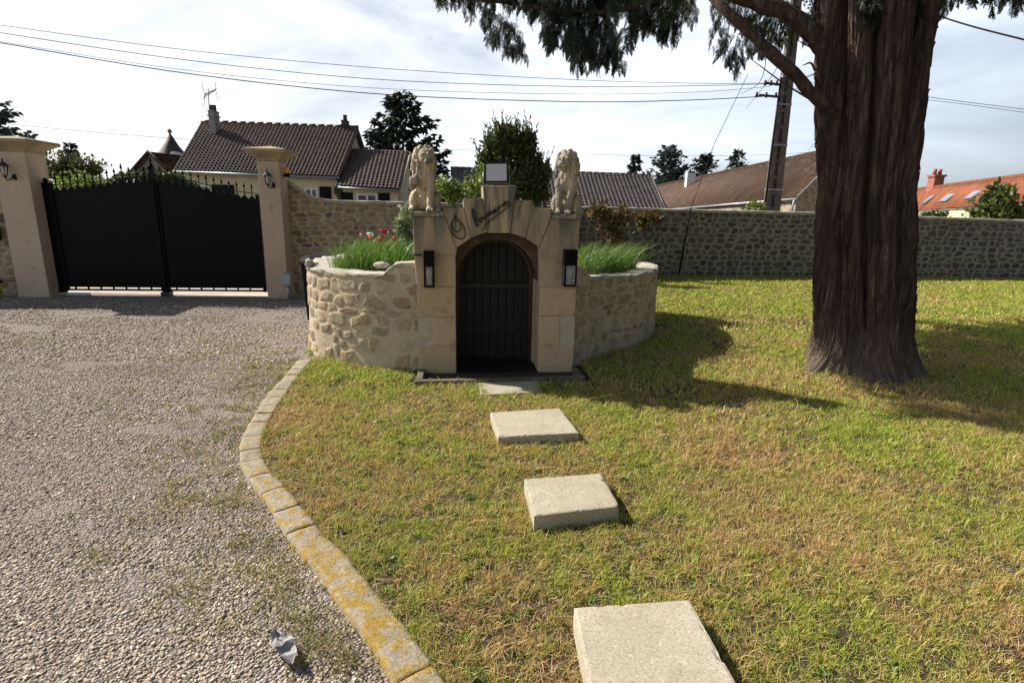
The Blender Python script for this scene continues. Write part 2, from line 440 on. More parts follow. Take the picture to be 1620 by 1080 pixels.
# roofs: uv counts tiles, so floor(uv) is one tile
def tile_mat(name, cols, rough=0.55, bump_plain=False, moss=None):
    t = NT(name); t.set(Roughness=rough); t.b.inputs['Specular IOR Level'].default_value = 0.08 if bump_plain else 0.5
    fl = t.n.new('ShaderNodeVectorMath'); fl.operation = 'FLOOR'; t.l.new(t.tc.outputs['UV'], fl.inputs[0])
    wn_ = t.n.new('ShaderNodeTexWhiteNoise'); wn_.noise_dimensions = '2D'; t.l.new(fl.outputs[0], wn_.inputs['Vector'])
    c = t.ramp(wn_.outputs['Value'], [(i / (len(cols) - 1), k) for i, k in enumerate(cols)])
    v = t.pos(src='World')
    c = t.mix(0.6, c, t.ramp(t.noise(1.2, 6, 0.65, v), [(0.3, 0.6), (0.7, 1.4)]), 'MULTIPLY')
    if moss: c = t.mix(t.ramp(t.noise(2.2, 7, 0.7, v), [(0.56, 0.0), (0.68, 0.7)]), c, moss)
    t.color(c)
    if bump_plain:
        fr = t.n.new('ShaderNodeVectorMath'); fr.operation = 'FRACTION'; t.l.new(t.tc.outputs['UV'], fr.inputs[0])
        sx = t.n.new('ShaderNodeSeparateXYZ'); t.l.new(fr.outputs[0], sx.inputs[0])
        h = t.math('ADD', sx.outputs['Y'], t.math('MULTIPLY', t.ramp(sx.outputs['X'], [(0.0, 0.0), (0.08, 1.0), (0.92, 1.0), (1.0, 0.0)]), 0.5))
        t.bump(t.math('ADD', h, t.math('MULTIPLY', wn_.outputs['Value'], 0.6)), 0.8, 0.03)
    else: t.bump(t.noise(30, 5, 0.6, v), 0.3, 0.01)
    M[name] = t.m
tile_mat('tile_dark', [(0.06, 0.033, 0.022), (0.105, 0.06, 0.041), (0.078, 0.045, 0.031)], 0.55, False, (0.17, 0.12, 0.05))
tile_mat('tile_grey', [(0.072, 0.058, 0.052), (0.10, 0.08, 0.07)], 0.5)
tile_mat('tile_brown', [(0.035, 0.021, 0.016), (0.075, 0.044, 0.031), (0.05, 0.031, 0.023), (0.10, 0.066, 0.048)], 0.9, True, (0.13, 0.11, 0.08))
tile_mat('tile_orange', [(0.20, 0.072, 0.04), (0.27, 0.105, 0.06), (0.23, 0.085, 0.047)], 0.9, True)
tile_mat('tile_slate', [(0.06, 0.05, 0.045), (0.09, 0.07, 0.06)], 0.7, True)

# foliage
def leaf_mat(name, cols, trans=0.3, rough=0.5, big=1.2, spec=0.4, tcol=None):
    t = NT(name); t.set(Roughness=rough); t.b.inputs['Specular IOR Level'].default_value = spec
    c = t.ramp(t.rnd(), [(i / (len(cols) - 1), k) for i, k in enumerate(cols)])
    c = t.mix(0.5, c, t.ramp(t.noise(big, 3, 0.5, t.pos(src='World')), [(0.3, 0.65), (0.7, 1.35)]), 'MULTIPLY')
    t.color(c); t.translucent(tcol or c, trans); M[name] = t.m
leaf_mat('leaf_cypress', [(0.010, 0.020, 0.008), (0.020, 0.036, 0.014), (0.036, 0.052, 0.020)], 0.25)
leaf_mat('leaf_spruce', [(0.012, 0.026, 0.014), (0.022, 0.04, 0.02), (0.04, 0.05, 0.03)], 0.12)
leaf_mat('leaf_blue', [(0.03, 0.05, 0.045), (0.055, 0.08, 0.075), (0.04, 0.06, 0.05)], 0.15)
leaf_mat('leaf_laurel', [(0.045, 0.068, 0.018), (0.085, 0.12, 0.034), (0.15, 0.175, 0.055)], 0.25, 0.35)
leaf_mat('leaf_light', [(0.12, 0.19, 0.03), (0.2, 0.26, 0.05), (0.08, 0.13, 0.02)], 0.45)
leaf_mat('leaf_red', [(0.22, 0.05, 0.025), (0.05, 0.08, 0.02), (0.10, 0.12, 0.03), (0.28, 0.12, 0.04), (0.04, 0.07, 0.02)], 0.35)
leaf_mat('leaf_olive', [(0.06, 0.065, 0.02), (0.10, 0.10, 0.03), (0.05, 0.055, 0.02)], 0.35)
leaf_mat('leaf_variegated', [(0.08, 0.14, 0.03), (0.5, 0.5, 0.4), (0.12, 0.18, 0.04), (0.2, 0.25, 0.06)], 0.35)
leaf_mat('leaf_hedge', [(0.035, 0.06, 0.012), (0.06, 0.09, 0.02)], 0.3)
def grass_mat(name, green, dry, trans=0.45, patch=1.0, base=0.5):
    t = NT(name); t.set(Roughness=0.55); t.b.inputs['Specular IOR Level'].default_value = 0.25
    v = t.pos(src='World')
    g = t.ramp(t.rnd(), [(i / (len(green) - 1), k) for i, k in enumerate(green)])
    d = t.ramp(t.rnd(), [(i / (len(dry) - 1), k) for i, k in enumerate(dry)])
    wn_ = t.n.new('ShaderNodeTexWhiteNoise'); wn_.noise_dimensions = '1D'; t.l.new(t.rnd(), wn_.inputs['W'])
    f = t.math('ADD', t.math('MULTIPLY', t.noise(0.9 * patch, 5, 0.62, v), 1.9), t.math('MULTIPLY', t.math('SUBTRACT', wn_.outputs['Value'], 0.5), 0.62))
    f = t.math('ADD', f, t.math('MULTIPLY', t.math('SUBTRACT', t.noise(7.0, 3, 0.5, v), 0.5), 0.7))
    gy = t.n.new('ShaderNodeSeparateXYZ'); t.l.new(t.geo.outputs['Position'], gy.inputs[0])
    f = t.math('SUBTRACT', f, t.math('MULTIPLY', t.math('MINIMUM', t.math('SUBTRACT', gy.outputs['Y'], 3.5), 6.0), 0.035))
    c = t.mix(t.ramp(f, [(base - 0.13 + 0.32, 0.0), (base + 0.13 + 0.32, 1.0)]), g, d)
    t.color(c); t.translucent(c, trans); M[name] = t.m
grass_mat('grass', [(0.22, 0.29, 0.035), (0.40, 0.46, 0.07), (0.58, 0.58, 0.13)], [(0.68, 0.50, 0.21), (0.48, 0.27, 0.10), (0.80, 0.64, 0.33), (0.29, 0.15, 0.06)], 0.34, 1.0, 0.71)
leaf_mat('tall_grass', [(0.07, 0.15, 0.018), (0.11, 0.20, 0.03), (0.16, 0.25, 0.05)], 0.5, 0.4, 3.0)
leaf_mat('lawn_weed', [(0.06, 0.11, 0.02), (0.10, 0.16, 0.035), (0.14, 0.2, 0.05)], 0.3)
leaf_mat('weed', [(0.20, 0.24, 0.05), (0.34, 0.30, 0.12), (0.42, 0.32, 0.15), (0.16, 0.20, 0.04)], 0.4)

t = NT('lawn_soil'); t.set(Roughness=1.0); v = t.pos(src='World')
n1 = t.noise(1.0, 6, 0.65, v); n2 = t.noise(45, 5, 0.7, v)
c = t.mix(t.ramp(n1, [(0.35, 0.0), (0.65, 1.0)]), (0.05, 0.040, 0.018), (0.075, 0.046, 0.025))
t.color(t.mix(0.7, c, t.ramp(n2, [(0.3, 0.45), (0.7, 1.6)]), 'MULTIPLY')); t.bump(n2, 0.9, 0.03); M['lawn_soil'] = t.m
t = NT('gravel_bed'); t.set(Roughness=1.0); v = t.pos(src='World')
vd = t.voro(75, v); vc = t.voro(75, v, 'F1', 'Color'); sx = t.n.new('ShaderNodeSeparateColor'); t.l.new(vc, sx.inputs[0])
c = t.ramp(sx.outputs[0], [(0, (0.20, 0.16, 0.135)), (0.5, (0.34, 0.285, 0.245)), (1, (0.46, 0.40, 0.35))])
c = t.mix(t.ramp(t.noise(0.7, 6, 0.65, t.pos((0.45, 1.5, 1), 'World')), [(0.5, 0.0), (0.7, 0.6)]), c, (0.17, 0.125, 0.10))
c = t.mix(t.ramp(vd, [(0.35, 0.0), (0.7, 0.5)]), c, (0.10, 0.08, 0.065))
t.color(c); t.bump(t.math('MULTIPLY', vd, -1.0), 1.0, 0.02); M['gravel_bed'] = t.m
t = NT('pebble'); t.set(Roughness=0.85)
c = t.ramp(t.rnd(), [(0, (0.13, 0.095, 0.068)), (0.2, (0.33, 0.265, 0.205)), (0.45, (0.48, 0.41, 0.325)), (0.65, (0.29, 0.225, 0.165)), (0.88, (0.66, 0.59, 0.48)), (1, (0.34, 0.20, 0.12))])
c = t.mix(t.ramp(t.noise(0.7, 6, 0.65, t.pos((0.45, 1.5, 1), 'World')), [(0.52, 0.0), (0.7, 0.5)]), c, (0.19, 0.14, 0.115))
t.color(t.mix(0.4, c, t.ramp(t.noise(120, 3), [(0.3, 0.6), (0.7, 1.4)]), 'MULTIPLY')); M['pebble'] = t.m
t = NT('earth'); t.set(Roughness=1.0); v = t.pos(src='World')
t.color(t.ramp(t.noise(0.3, 6, 0.65, v), [(0.35, (0.07, 0.085, 0.025)), (0.65, (0.13, 0.10, 0.06))])); t.bump(t.noise(8, 5, 0.6, v), 0.5, 0.05); M['earth'] = t.m
t = NT('bed_soil'); t.set(Roughness=1.0); t.color(t.ramp(t.noise(14, 6, 0.65), [(0.3, (0.10, 0.07, 0.045)), (0.7, (0.22, 0.15, 0.09))])); t.bump(t.noise(40, 5), 0.8, 0.03); M['bed_soil'] = t.m
t = NT('asphalt'); t.set(Roughness=0.95); v = t.pos(src='World'); t.color(t.ramp(t.noise(60, 4, 0.7, v), [(0.3, (0.10, 0.095, 0.09)), (0.7, (0.17, 0.16, 0.15))])); t.bump(t.noise(120, 3, 0.6, v), 0.4, 0.01); M['asphalt'] = t.m
t = NT('pavement'); t.set(Roughness=0.95); v = t.pos(src='World'); t.color(t.ramp(t.noise(4, 6, 0.7, v), [(0.3, (0.36, 0.31, 0.26)), (0.7, (0.50, 0.44, 0.38))])); t.bump(t.noise(80, 3, 0.6, v), 0.4, 0.01); M['pavement'] = t.m
# bark: red-brown fibrous strips
t = NT('bark'); t.set(Roughness=0.95); v = t.pos((16, 16, 1.6), 'World'); v2 = t.pos((60, 60, 4.5), 'World')
n1 = t.noise(1.0, 6, 0.6, v, 0.8); n2 = t.noise(1.0, 5, 0.65, v2, 0.5)
c = t.ramp(n1, [(0.3, (0.018, 0.011, 0.0085)), (0.46, (0.068, 0.042, 0.030)), (0.6, (0.125, 0.082, 0.06)), (0.75, (0.28, 0.22, 0.17))])
c = t.mix(0.6, c, t.ramp(n2, [(0.3, 0.5), (0.7, 1.45)]), 'MULTIPLY')
c = t.mix(0.7, c, t.ramp(t.rnd(), [(0, (0.55, 0.5, 0.48)), (0.5, (1.0, 1.0, 1.0)), (1, (1.6, 1.55, 1.5))]), 'MULTIPLY')
zb = t.ramp(t.math('ADD', t.sepz(), t.math('MULTIPLY', n1, 0.8)), [(0.45, 1.0), (1.0, 0.0)])
c = t.mix(t.math('MULTIPLY', zb, 0.5), c, (0.22, 0.17, 0.125))
t.color(c); t.bump(t.math('ADD', n1, t.math('MULTIPLY', n2, 0.8)), 1.0, 0.05); M['bark'] = t.m
# door planks
t = NT('door_wood'); t.set(Roughness=0.7); v = t.pos((25, 25, 1.2), 'World')
n1 = t.noise(1.0, 5, 0.6, v); t.color(t.ramp(n1, [(0.3, (0.0035, 0.0027, 0.0022)), (0.7, (0.011, 0.008, 0.006))])); t.bump(n1, 0.5, 0.006); M['door_wood'] = t.m
t = NT('rough_brick'); t.set(Roughness=0.95); n1 = t.noise(9, 6, 0.65); t.color(t.ramp(n1, [(0.3, (0.05, 0.034, 0.024)), (0.6, (0.12, 0.08, 0.055)), (0.75, (0.2, 0.15, 0.11))])); t.bump(t.noise(25, 6), 1.0, 0.03); M['rough_brick'] = t.m

# ================================================================== THE SETTING
def structure(name, v, f, mat):
    o = fobj(name, v, f, mat); o['kind'] = 'structure'; return o
structure('ground', [(-500, -200, -0.09), (500, -200, -0.09), (500, 900, -0.09), (-500, 900, -0.09)], [(0, 1, 2, 3)], M['earth'])
KO = [(478.7, 565.8), (442.6, 605.8), (413.7, 644.3), (394.5, 675.6), (382.4, 704.5), (384.8, 728.6), (409, 762.3), (437.8, 800.8), (476.3, 853.8), (524.5, 911.6), (572.7, 983.9), (606.4, 1032), (633, 1078)]
KI = [(488.4, 569.6), (459.5, 605.8), (433, 644.3), (413.7, 680.4), (408.9, 704.5), (413.7, 728.6), (433, 757.5), (466.7, 796), (500.4, 849), (539, 877.9), (572.7, 921.3), (606.4, 959.8), (649.7, 1008), (693, 1065.8)]
KZ = 0.018
ko = [G(x, y, KZ)[:2] for x, y in KO]; ki = [G(x, y, KZ)[:2] for x, y in KI]
kmid_o, kmid_i = spline(ko, 60), spline(ki, 60)
mid = (kmid_o + kmid_i) / 2
d_end = (mid[-1] - mid[-4]) / np.linalg.norm(mid[-1] - mid[-4])
mid = np.vstack([mid, mid[-1] + d_end * 0.9, mid[-1] + d_end * 2.2 + np.array([0.15, 0]), mid[-1] + d_end * 4 + np.array([0.5, 0])])
mid = spline(mid, 90)
lawn_poly = [tuple(p) for p in mid[::-1]] + [(-1.9, 6.0), (-0.3, 7.5), (0.5, 11.5), (3.9, 14.5), (8.0, 15.1), (14.2, 15.7), (22, 16), (22, -8), (2.0, -8)]
# lawn sheet (fan from a triangulated polygon)
def poly_sheet(name, poly, z, mat):
    bm = bmesh.new()
    vs = [bm.verts.new((x, y, z)) for x, y in poly]
    f = bm.faces.new(vs); bmesh.ops.triangulate(bm, faces=[f]); bmesh.ops.recalc_face_normals(bm, faces=bm.faces)
    me = bpy.data.meshes.new(name); bm.to_mesh(me); bm.free()
    o = link(name, me, mat); o['kind'] = 'structure'
    if me.polygons[0].normal.z < 0: me.flip_normals()
    return o
poly_sheet('lawn', lawn_poly, 0.0, M['lawn_soil'])
structure('driveway', [(-30, -8, -0.03), (3, -8, -0.03), (3, 9.9, -0.03), (-30, 9.9, -0.03), (3, 14, -0.03), (-3.9, 14, -0.03), (-3.9, 9.9, -0.03)], [(0, 1, 2, 3)], M['gravel_bed'])
structure('pavement', [(-40, 9.905, -0.026), (-3.6, 9.905, -0.026), (-3.6, 12.6, -0.026), (-40, 12.6, -0.026)], [(0, 1, 2, 3)], M['pavement'])
structure('road', [(-120, 12.6, -0.06), (-3.2, 12.6, -0.06), (30, 17.2, -0.06), (120, 17.2, -0.06), (120, 22, -0.06), (30, 22, -0.06), (-3.2, 18, -0.06), (-120, 18, -0.06)], [(0, 1, 6, 7), (1, 2, 5, 6), (2, 3, 4, 5)], M['asphalt'])

# kerb: a run of worn stone blocks along the lawn edge
kb = MB(); s = 0.0
Lk = np.concatenate([[0], np.cumsum(np.linalg.norm(np.diff(mid, axis=0), axis=1))])
def kpt(s_):
    p = np.array([np.interp(s_, Lk, mid[:, 0]), np.interp(s_, Lk, mid[:, 1])])
    q = np.array([np.interp(s_ + 0.02, Lk, mid[:, 0]), np.interp(s_ + 0.02, Lk, mid[:, 1])])
    p0 = np.array([np.interp(s_ - 0.02, Lk, mid[:, 0]), np.interp(s_ - 0.02, Lk, mid[:, 1])])
    t_ = (q - p0); t_ /= np.linalg.norm(t_) + 1e-9
    return p, np.array([-t_[1], t_[0]])
kv, kf = [], []
while s < Lk[-1] - 0.1:
    ln = random.uniform(0.17, 0.28) if s < 3.2 else random.uniform(0.7, 1.3)
    e = min(s + ln, Lk[-1] - 0.02)
    dz = random.uniform(-0.004, 0.004); hw = 0.066 + random.uniform(-0.004, 0.005)
    g = 0.0015
    n_i = max(6, int((e - s) / 0.02)); n_j = 9
    b = len(kv)
    fi = [0.0] + [k / n_i for k in range(n_i + 1)] + [1.0]
    wj = [-1.0] + [-1 + 2 * k / n_j for k in range(n_j + 1)] + [1.0]
    for ii, f_ in enumerate(fi):
        ss = s + g + (e - s - 2 * g) * f_
        p, nn = kpt(ss)
        ed = float(sstep(0, 0.05, np.array(min(f_, 1 - f_) * (e - s) * 4)))
        for jj, w in enumerate(wj):
            q = p + nn * hw * w * (1 + 0.24 * (fbm(ss * 9 + 3 * (w > 0), 0.5, 3) - 0.5))
            edge = 1 - abs(w) ** 10
            z = KZ + dz - 0.005 * (1 - edge) - 0.003 * (1 - ed) + 0.020 * (fbm(q[0] * 11, q[1] * 11, 5) - 0.5)
            if jj in (0, len(wj) - 1) or ii in (0, len(fi) - 1): z = KZ - 0.09
            kv.append((q[0], q[1], float(z)))
    n_i, n_j = len(fi) - 1, len(wj) - 1
    for i in range(n_i):
        for j in range(n_j):
            a = b + i * (n_j + 1) + j
            kf.append((a, a + n_j + 1, a + n_j + 2, a + 1))
    s = e
structure('kerb', kv, kf, M['kerb_stone'])

# ================================================================== STONE WALL MACHINERY
def courses(L, Hh, ch, cw, jit=0.25):
    sd = []; z = -ch
    while z < Hh + ch:
        h = random.uniform(*[ch * 0.7, ch * 1.35]); u = -random.random() * cw
        while u < L + cw:
            w = random.uniform(cw * 0.55, cw * 1.6)
            sd.append((u + w / 2, z + h / 2 + random.uniform(-jit, jit) * h, w, h)); u += w
        z += h
    return np.array(sd)
def stone_field(U, Z, sd, joint=0.018, wob=0.03, pw=3.0):
    """U,Z flat arrays -> stone mask, random per stone, edge distance"""
    Uw = U + wob * (fbm(U * 6, Z * 6, 3) - 0.5) * 2; Zw = Z + wob * (fbm(U * 6 + 50, Z * 6 + 9, 3) - 0.5) * 2
    rnd = np.random.default_rng(5).random(len(sd))
    m = np.zeros(len(U)); r = np.zeros(len(U)); ed = np.zeros(len(U))
    order = np.argsort(Uw); step = 4000
    for k in range(0, len(U), step):
        ix = order[k:k + step]; lo, hi = Uw[ix].min() - 0.8, Uw[ix].max() + 0.8
        c = np.where((sd[:, 0] > lo) & (sd[:, 0] < hi))[0]
        d = (np.abs((Uw[ix][:, None] - sd[c, 0]) / (sd[c, 2] * 0.5)) ** pw + np.abs((Zw[ix][:, None] - sd[c, 1]) / (sd[c, 3] * 0.5)) ** pw) ** (1 / pw) * 0.075
        pr = np.argpartition(d, 1, axis=1)[:, :2]
        dd = np.take_along_axis(d, pr, 1)
        sw = dd[:, 0] > dd[:, 1]
        f1 = np.where(sw, dd[:, 1], dd[:, 0]); f2 = np.where(sw, dd[:, 0], dd[:, 1])
        i1 = np.where(sw, pr[:, 1], pr[:, 0])
        ed[ix] = f2 - f1; r[ix] = rnd[c[i1]]
    j = joint * (0.4 + 1.3 * fbm(U * 3, Z * 3, 2)) + 0.016 * (fbm(U * 26, Z * 26, 3) - 0.5)
    m = sstep(j, j + 0.016, ed)
    return m, r, ed
def set_attr(me, name, vals):
    a = me.attributes.new(name, 'FLOAT', 'POINT'); a.data.foreach_set('value', np.ascontiguousarray(vals, np.float32))
def wall_face(name, path, ztop, zbot, res, sd_args, mat, parent, relief=0.02, joint=0.018, cover=0.0, wob=0.03, batter=0.0, thick=0.4, pw=3.0):
    """path: (n,2) finely sampled centreline of the visible face; outward normal = right of travel"""
    L = np.concatenate([[0], np.cumsum(np.linalg.norm(np.diff(path, axis=0), axis=1))])
    nu = int(L[-1] / res); us = np.linspace(0, L[-1], nu)
    px, py = np.interp(us, L, path[:, 0]), np.interp(us, L, path[:, 1])
    tx, ty = np.gradient(px), np.gradient(py); q = np.hypot(tx, ty); nx, ny = ty / q, -tx / q
    zt = np.array([ztop(u / L[-1], u) for u in us])
    nz = int((zt.max() - zbot) / res) + 1
    vv = np.linspace(0, 1, nz)
    U = np.repeat(us, nz); Z = (zbot + (zt - zbot)[:, None] * vv[None]).ravel()
    sd = courses(L[-1], zt.max(), *sd_args)
    m, r, ed = stone_field(U, Z, sd, joint, wob, pw)
    if cover > 0:
        cv = fbm(U * 1.6 + 3, Z * 1.6, 4); m = m * sstep(cover - 0.07, cover + 0.07, cv * 0.65 + r * 0.35 + 0.18 * (fbm(U * 18, Z * 18, 3) - 0.5))
    d = relief * m * (0.55 + 0.45 * np.sqrt(np.clip(ed / 0.06, 0, 1))) * (0.5 + r) + relief * 0.7 * (fbm(U * 9, Z * 9, 4) - 0.5) + 0.03 * (fbm(U * 1.1, Z * 1.1, 2) - 0.5)
    d = d - batter * (Z - zbot)
    X = np.repeat(px, nz) + np.repeat(nx, nz) * d; Y = np.repeat(py, nz) + np.repeat(ny, nz) * d
    V = np.stack([X, Y, Z], 1)
    i, j = np.meshgrid(np.arange(nu - 1), np.arange(nz - 1), indexing='ij'); a = (i * nz + j).ravel()
    F = np.stack([a, a + nz, a + nz + 1, a + 1], 1)
    # back face and ends so that the wall has its thickness
    bx, by = px - nx * thick, py - ny * thick
    b0 = len(V)
    B = np.concatenate([np.stack([bx, by, np.full(nu, zbot)], 1), np.stack([bx, by, zt], 1)])
    V2 = np.vstack([V, B])
    k = np.arange(nu - 1)
    FB = np.stack([b0 + k, b0 + nu + k, b0 + nu + k + 1, b0 + k + 1], 1)
    FT = np.stack([(k * nz + nz - 1), ((k + 1) * nz + nz - 1), b0 + nu + k + 1, b0 + nu + k], 1)
    FE = np.array([[0, nz - 1, b0 + nu, b0], [(nu - 1) * nz, b0 + nu - 1, b0 + 2 * nu - 1, nu * nz - 1]])
    o = fobj(name, V2, np.vstack([F, FB, FT, FE]), mat, parent, True)
    pad = np.zeros(2 * nu)
    set_attr(o.data, 'stone', np.concatenate([m, pad])); set_attr(o.data, 'rnd', np.concatenate([r, pad]))
    return o, (us, px, py, nx, ny, zt)
def coping_strip(name, info, w_out, w_in, h, mat, parent, step=3, rough=0.012, round_=0.6):
    us, px, py, nx, ny, zt = (a[::step] for a in info)
    prof = [(-w_in, -0.01), (-w_in, h * (1 - round_)), (-w_in * 0.6, h * 0.92), (-w_in * 0.15, h), (w_out * 0.3, h * 0.95), (w_out * 0.8, h * (1 - round_ * 0.4)), (w_out, h * 0.3), (w_out * 0.98, -0.02)]
    n = len(prof); V = []
    for i in range(len(us)):
        for k, (o_, z_) in enumerate(prof):
            r1 = rough * (fbm(np.array(us[i] * 7 + k * 3.1), np.array(k * 1.7), 3) - 0.5) * 2
            V.append((px[i] + nx[i] * (o_ + r1), py[i] + ny[i] * (o_ + r1), zt[i] + 0.003 + z_ + r1))
    F = [(i * n + k, i * n + (k + 1) % n, (i + 1) * n + (k + 1) % n, (i + 1) * n + k) for i in range(len(us) - 1) for k in range(n)]
    return fobj(name, V, F, mat, parent, True)

# ================================================================== BOUNDARY WALL
WALL = [(-4.14, 10.2), (-2.6, 10.9), (-0.5, 12.1), (1.9, 13.6), (3.9, 14.3), (8.07, 14.9), (11.4, 15.35), (14.2, 15.55), (19, 15.7)]
wp = spline(WALL, 400)
def wall_top(f, u):
    base = np.interp(u, [0, 2, 7, 13, 17, 24], [1.69, 1.69, 1.68, 1.66, 1.60, 1.5])
    px_sw = np.interp(u, [0, 0.22, 0.45, 0.62, 0.8, 1.0], [0.42, 0.27, 0.10, 0.03, 0.005, 0])
    return base + px_sw - 0.06
Lw = np.concatenate([[0], np.cumsum(np.linalg.norm(np.diff(wp, axis=0), axis=1))])
bw = thing('boundary_wall', 'long rubble stone wall with pale coping running from the right gate pillar behind the lawn', 'wall', (wp[0][0], wp[0][1], 0))
cut = 4.6
wl_, wr_ = wp[Lw <= cut + 0.05], wp[Lw >= cut]
o1, i1 = wall_face('wall_face', wl_, lambda f, u: wall_top(f, u), -0.1, 0.022, (0.085, 0.17), M['rubble_warm'], bw, 0.012, 0.022, 0.24, 0.035, 0, 0.4, 2.6)
o1['label'] = 'warm tan stretch of rubble wall next to the gate pillar'
o2, i2 = wall_face('wall_face', wr_, lambda f, u: wall_top(f, u + cut), -0.1, 0.027, (0.13, 0.22), M['rubble_grey'], bw, 0.018, 0.032, 0, 0.04, 0, 0.4, 2.3)
o2['label'] = 'darker grey stretch of rubble wall behind the lawn'
inf = tuple(np.concatenate([a[:-2] if k < 99 else a, b]) for k, (a, b) in enumerate(zip(i1, i2)))
coping_strip('coping', inf, 0.045, 0.42, 0.06, M['coping'], bw, 4)

# left end of the wall beyond the left pillar
lw = thing('side_wall', 'short rubble stone wall at the left edge beside the left gate pillar', 'wall', (-9.0, 9.4, 0))
lwp = np.stack([np.linspace(-12, -8.47, 60), np.linspace(8.95, 9.52, 60)], 1)
ol, il = wall_face('wall_face', lwp, lambda f, u: 2.0, -0.1, 0.022, (0.14, 0.22), M['rubble_warm'], lw, 0.022, 0.016)
coping_strip('coping', il, 0.045, 0.42, 0.06, M['coping'], lw, 4)

# ================================================================== GATE AND PILLARS
GA, GB = np.array([-7.90, 9.66]), np.array([-4.40, 9.97])        # hinge lines on the ground
gdir = (GB - GA) / np.linalg.norm(GB - GA); gn = np.array([gdir[1], -gdir[0]])   # gn faces the camera
gn3 = np.array([gn[0], gn[1], 0]); GL = np.linalg.norm(GB - GA)
def gate_uz(px, py):
    q = PL(px, py, (GA[0], GA[1], 0), gn3)
    return float(np.dot(q[:2] - GA, gdir)), float(q[2])
def gxyz(u, z, off=0.0): return np.array([*(GA + gdir * u + gn * off), z])
def pillar(name, label, corners_px, zcap, ztop_cap, depth, group, corner='right'):
    pass
prot = Matrix(((gdir[0], -gn[0] * -1, 0), (gdir[1], gn[1] * -1 * -1, 0), (0, 0, 1)))
ang = math.atan2(gdir[1], gdir[0]); RZ = Matrix.Rotation(ang, 3, 'Z')
def make_pillar(c, w, d, h, label):
    c = np.array(c)
    t_ = thing('gate_pillar', label, 'pillar', (c[0], c[1], 0), 'pillars either side of the gate')
    sh = MB(); sh.box((c[0], c[1], (h - 0.1) / 2), (w, d, h + 0.1), RZ)
    o = sh.build('shaft', M['pillar_render'], t_, 0.012)
    cp = MB()
    prof = [(0.0, 0.0), (0.012, 0.03), (0.03, 0.05), (0.075, 0.085), (0.13, 0.12), (0.165, 0.135), (0.165, 0.175), (0.15, 0.19)]
    rows = []
    for off, z in prof:
        rows.append([Vector((sx * (w / 2 + off), sy * (d / 2 + off), 0)) for sx, sy in ((-1, -1), (1, -1), (1, 1), (-1, 1))])
    V, F = [], []
    for r_, (off, z) in zip(rows, prof):
        for q in r_:
            q = RZ @ q; V.append((c[0] + q.x, c[1] + q.y, h + 0.002 + z))
    for i in range(len(prof) - 1):
        for k in range(4): F.append((i * 4 + k, i * 4 + (k + 1) % 4, i * 4 + 4 + (k + 1) % 4, i * 4 + 4 + k))
    F.append((0, 3, 2, 1)); n_ = len(V); V.append((c[0], c[1], h + 0.26)); b = (len(prof) - 1) * 4
    for k in range(4): F.append((b + k, b + (k + 1) % 4, n_))
    cp.add(V, F); cp.build('cap', M['cap_stone'], t_, 0.006)
    return t_
PW, PD = 0.50, 0.46
uL = -0.05 - PW / 2
pcL = GA + gdir * (-0.05 - PW / 2) + gn * 0.02
pcR = GB + gdir * (0.05 + 0.17) + gn * 0.02
zL = gate_uz(42, 240)[1]; zR = gate_uz(408, 253)[1]
make_pillar(pcL, PW, PD, zL - 0.02, 'left gate pillar of smooth beige stone with moulded cap, beside the black mailbox')
make_pillar(pcR, 0.36, 0.42, zR - 0.03, 'right gate pillar of smooth beige stone with moulded cap, beside the amber beacon')

gate = thing('double_gate', 'black double leaf driveway gate with arched top and spear finials between two pillars', 'gate', (*((GA + GB) / 2), 0))
um, zm = gate_uz(252, 330)
um = GL * 0.495
z_h0 = gate_uz(76, 300)[1]; z_mid = gate_uz(240, 285)[1]; z_h1 = gate_uz(410, 314)[1]
def top_z(u):
    if u < um:
        f = u / um; return z_h0 + (z_mid - z_h0) * (0.5 - 0.5 * math.cos(math.pi * f)) * 0.75 + (z_mid - z_h0) * 0.25 * f
    f = (GL - u) / (GL - um); return z_h1 + (z_mid - z_h1) * (0.5 - 0.5 * math.cos(math.pi * f)) * 0.75 + (z_mid - z_h1) * 0.25 * f
def gbox(mb, u0, u1, z0, z1, o0, o1):
    mb.hull([gxyz(u0, z0, o0), gxyz(u1, z0, o0), gxyz(u1, z0, o1), gxyz(u0, z0, o1)], [gxyz(u0, z1, o0), gxyz(u1, z1, o0), gxyz(u1, z1, o1), gxyz(u0, z1, o1)])
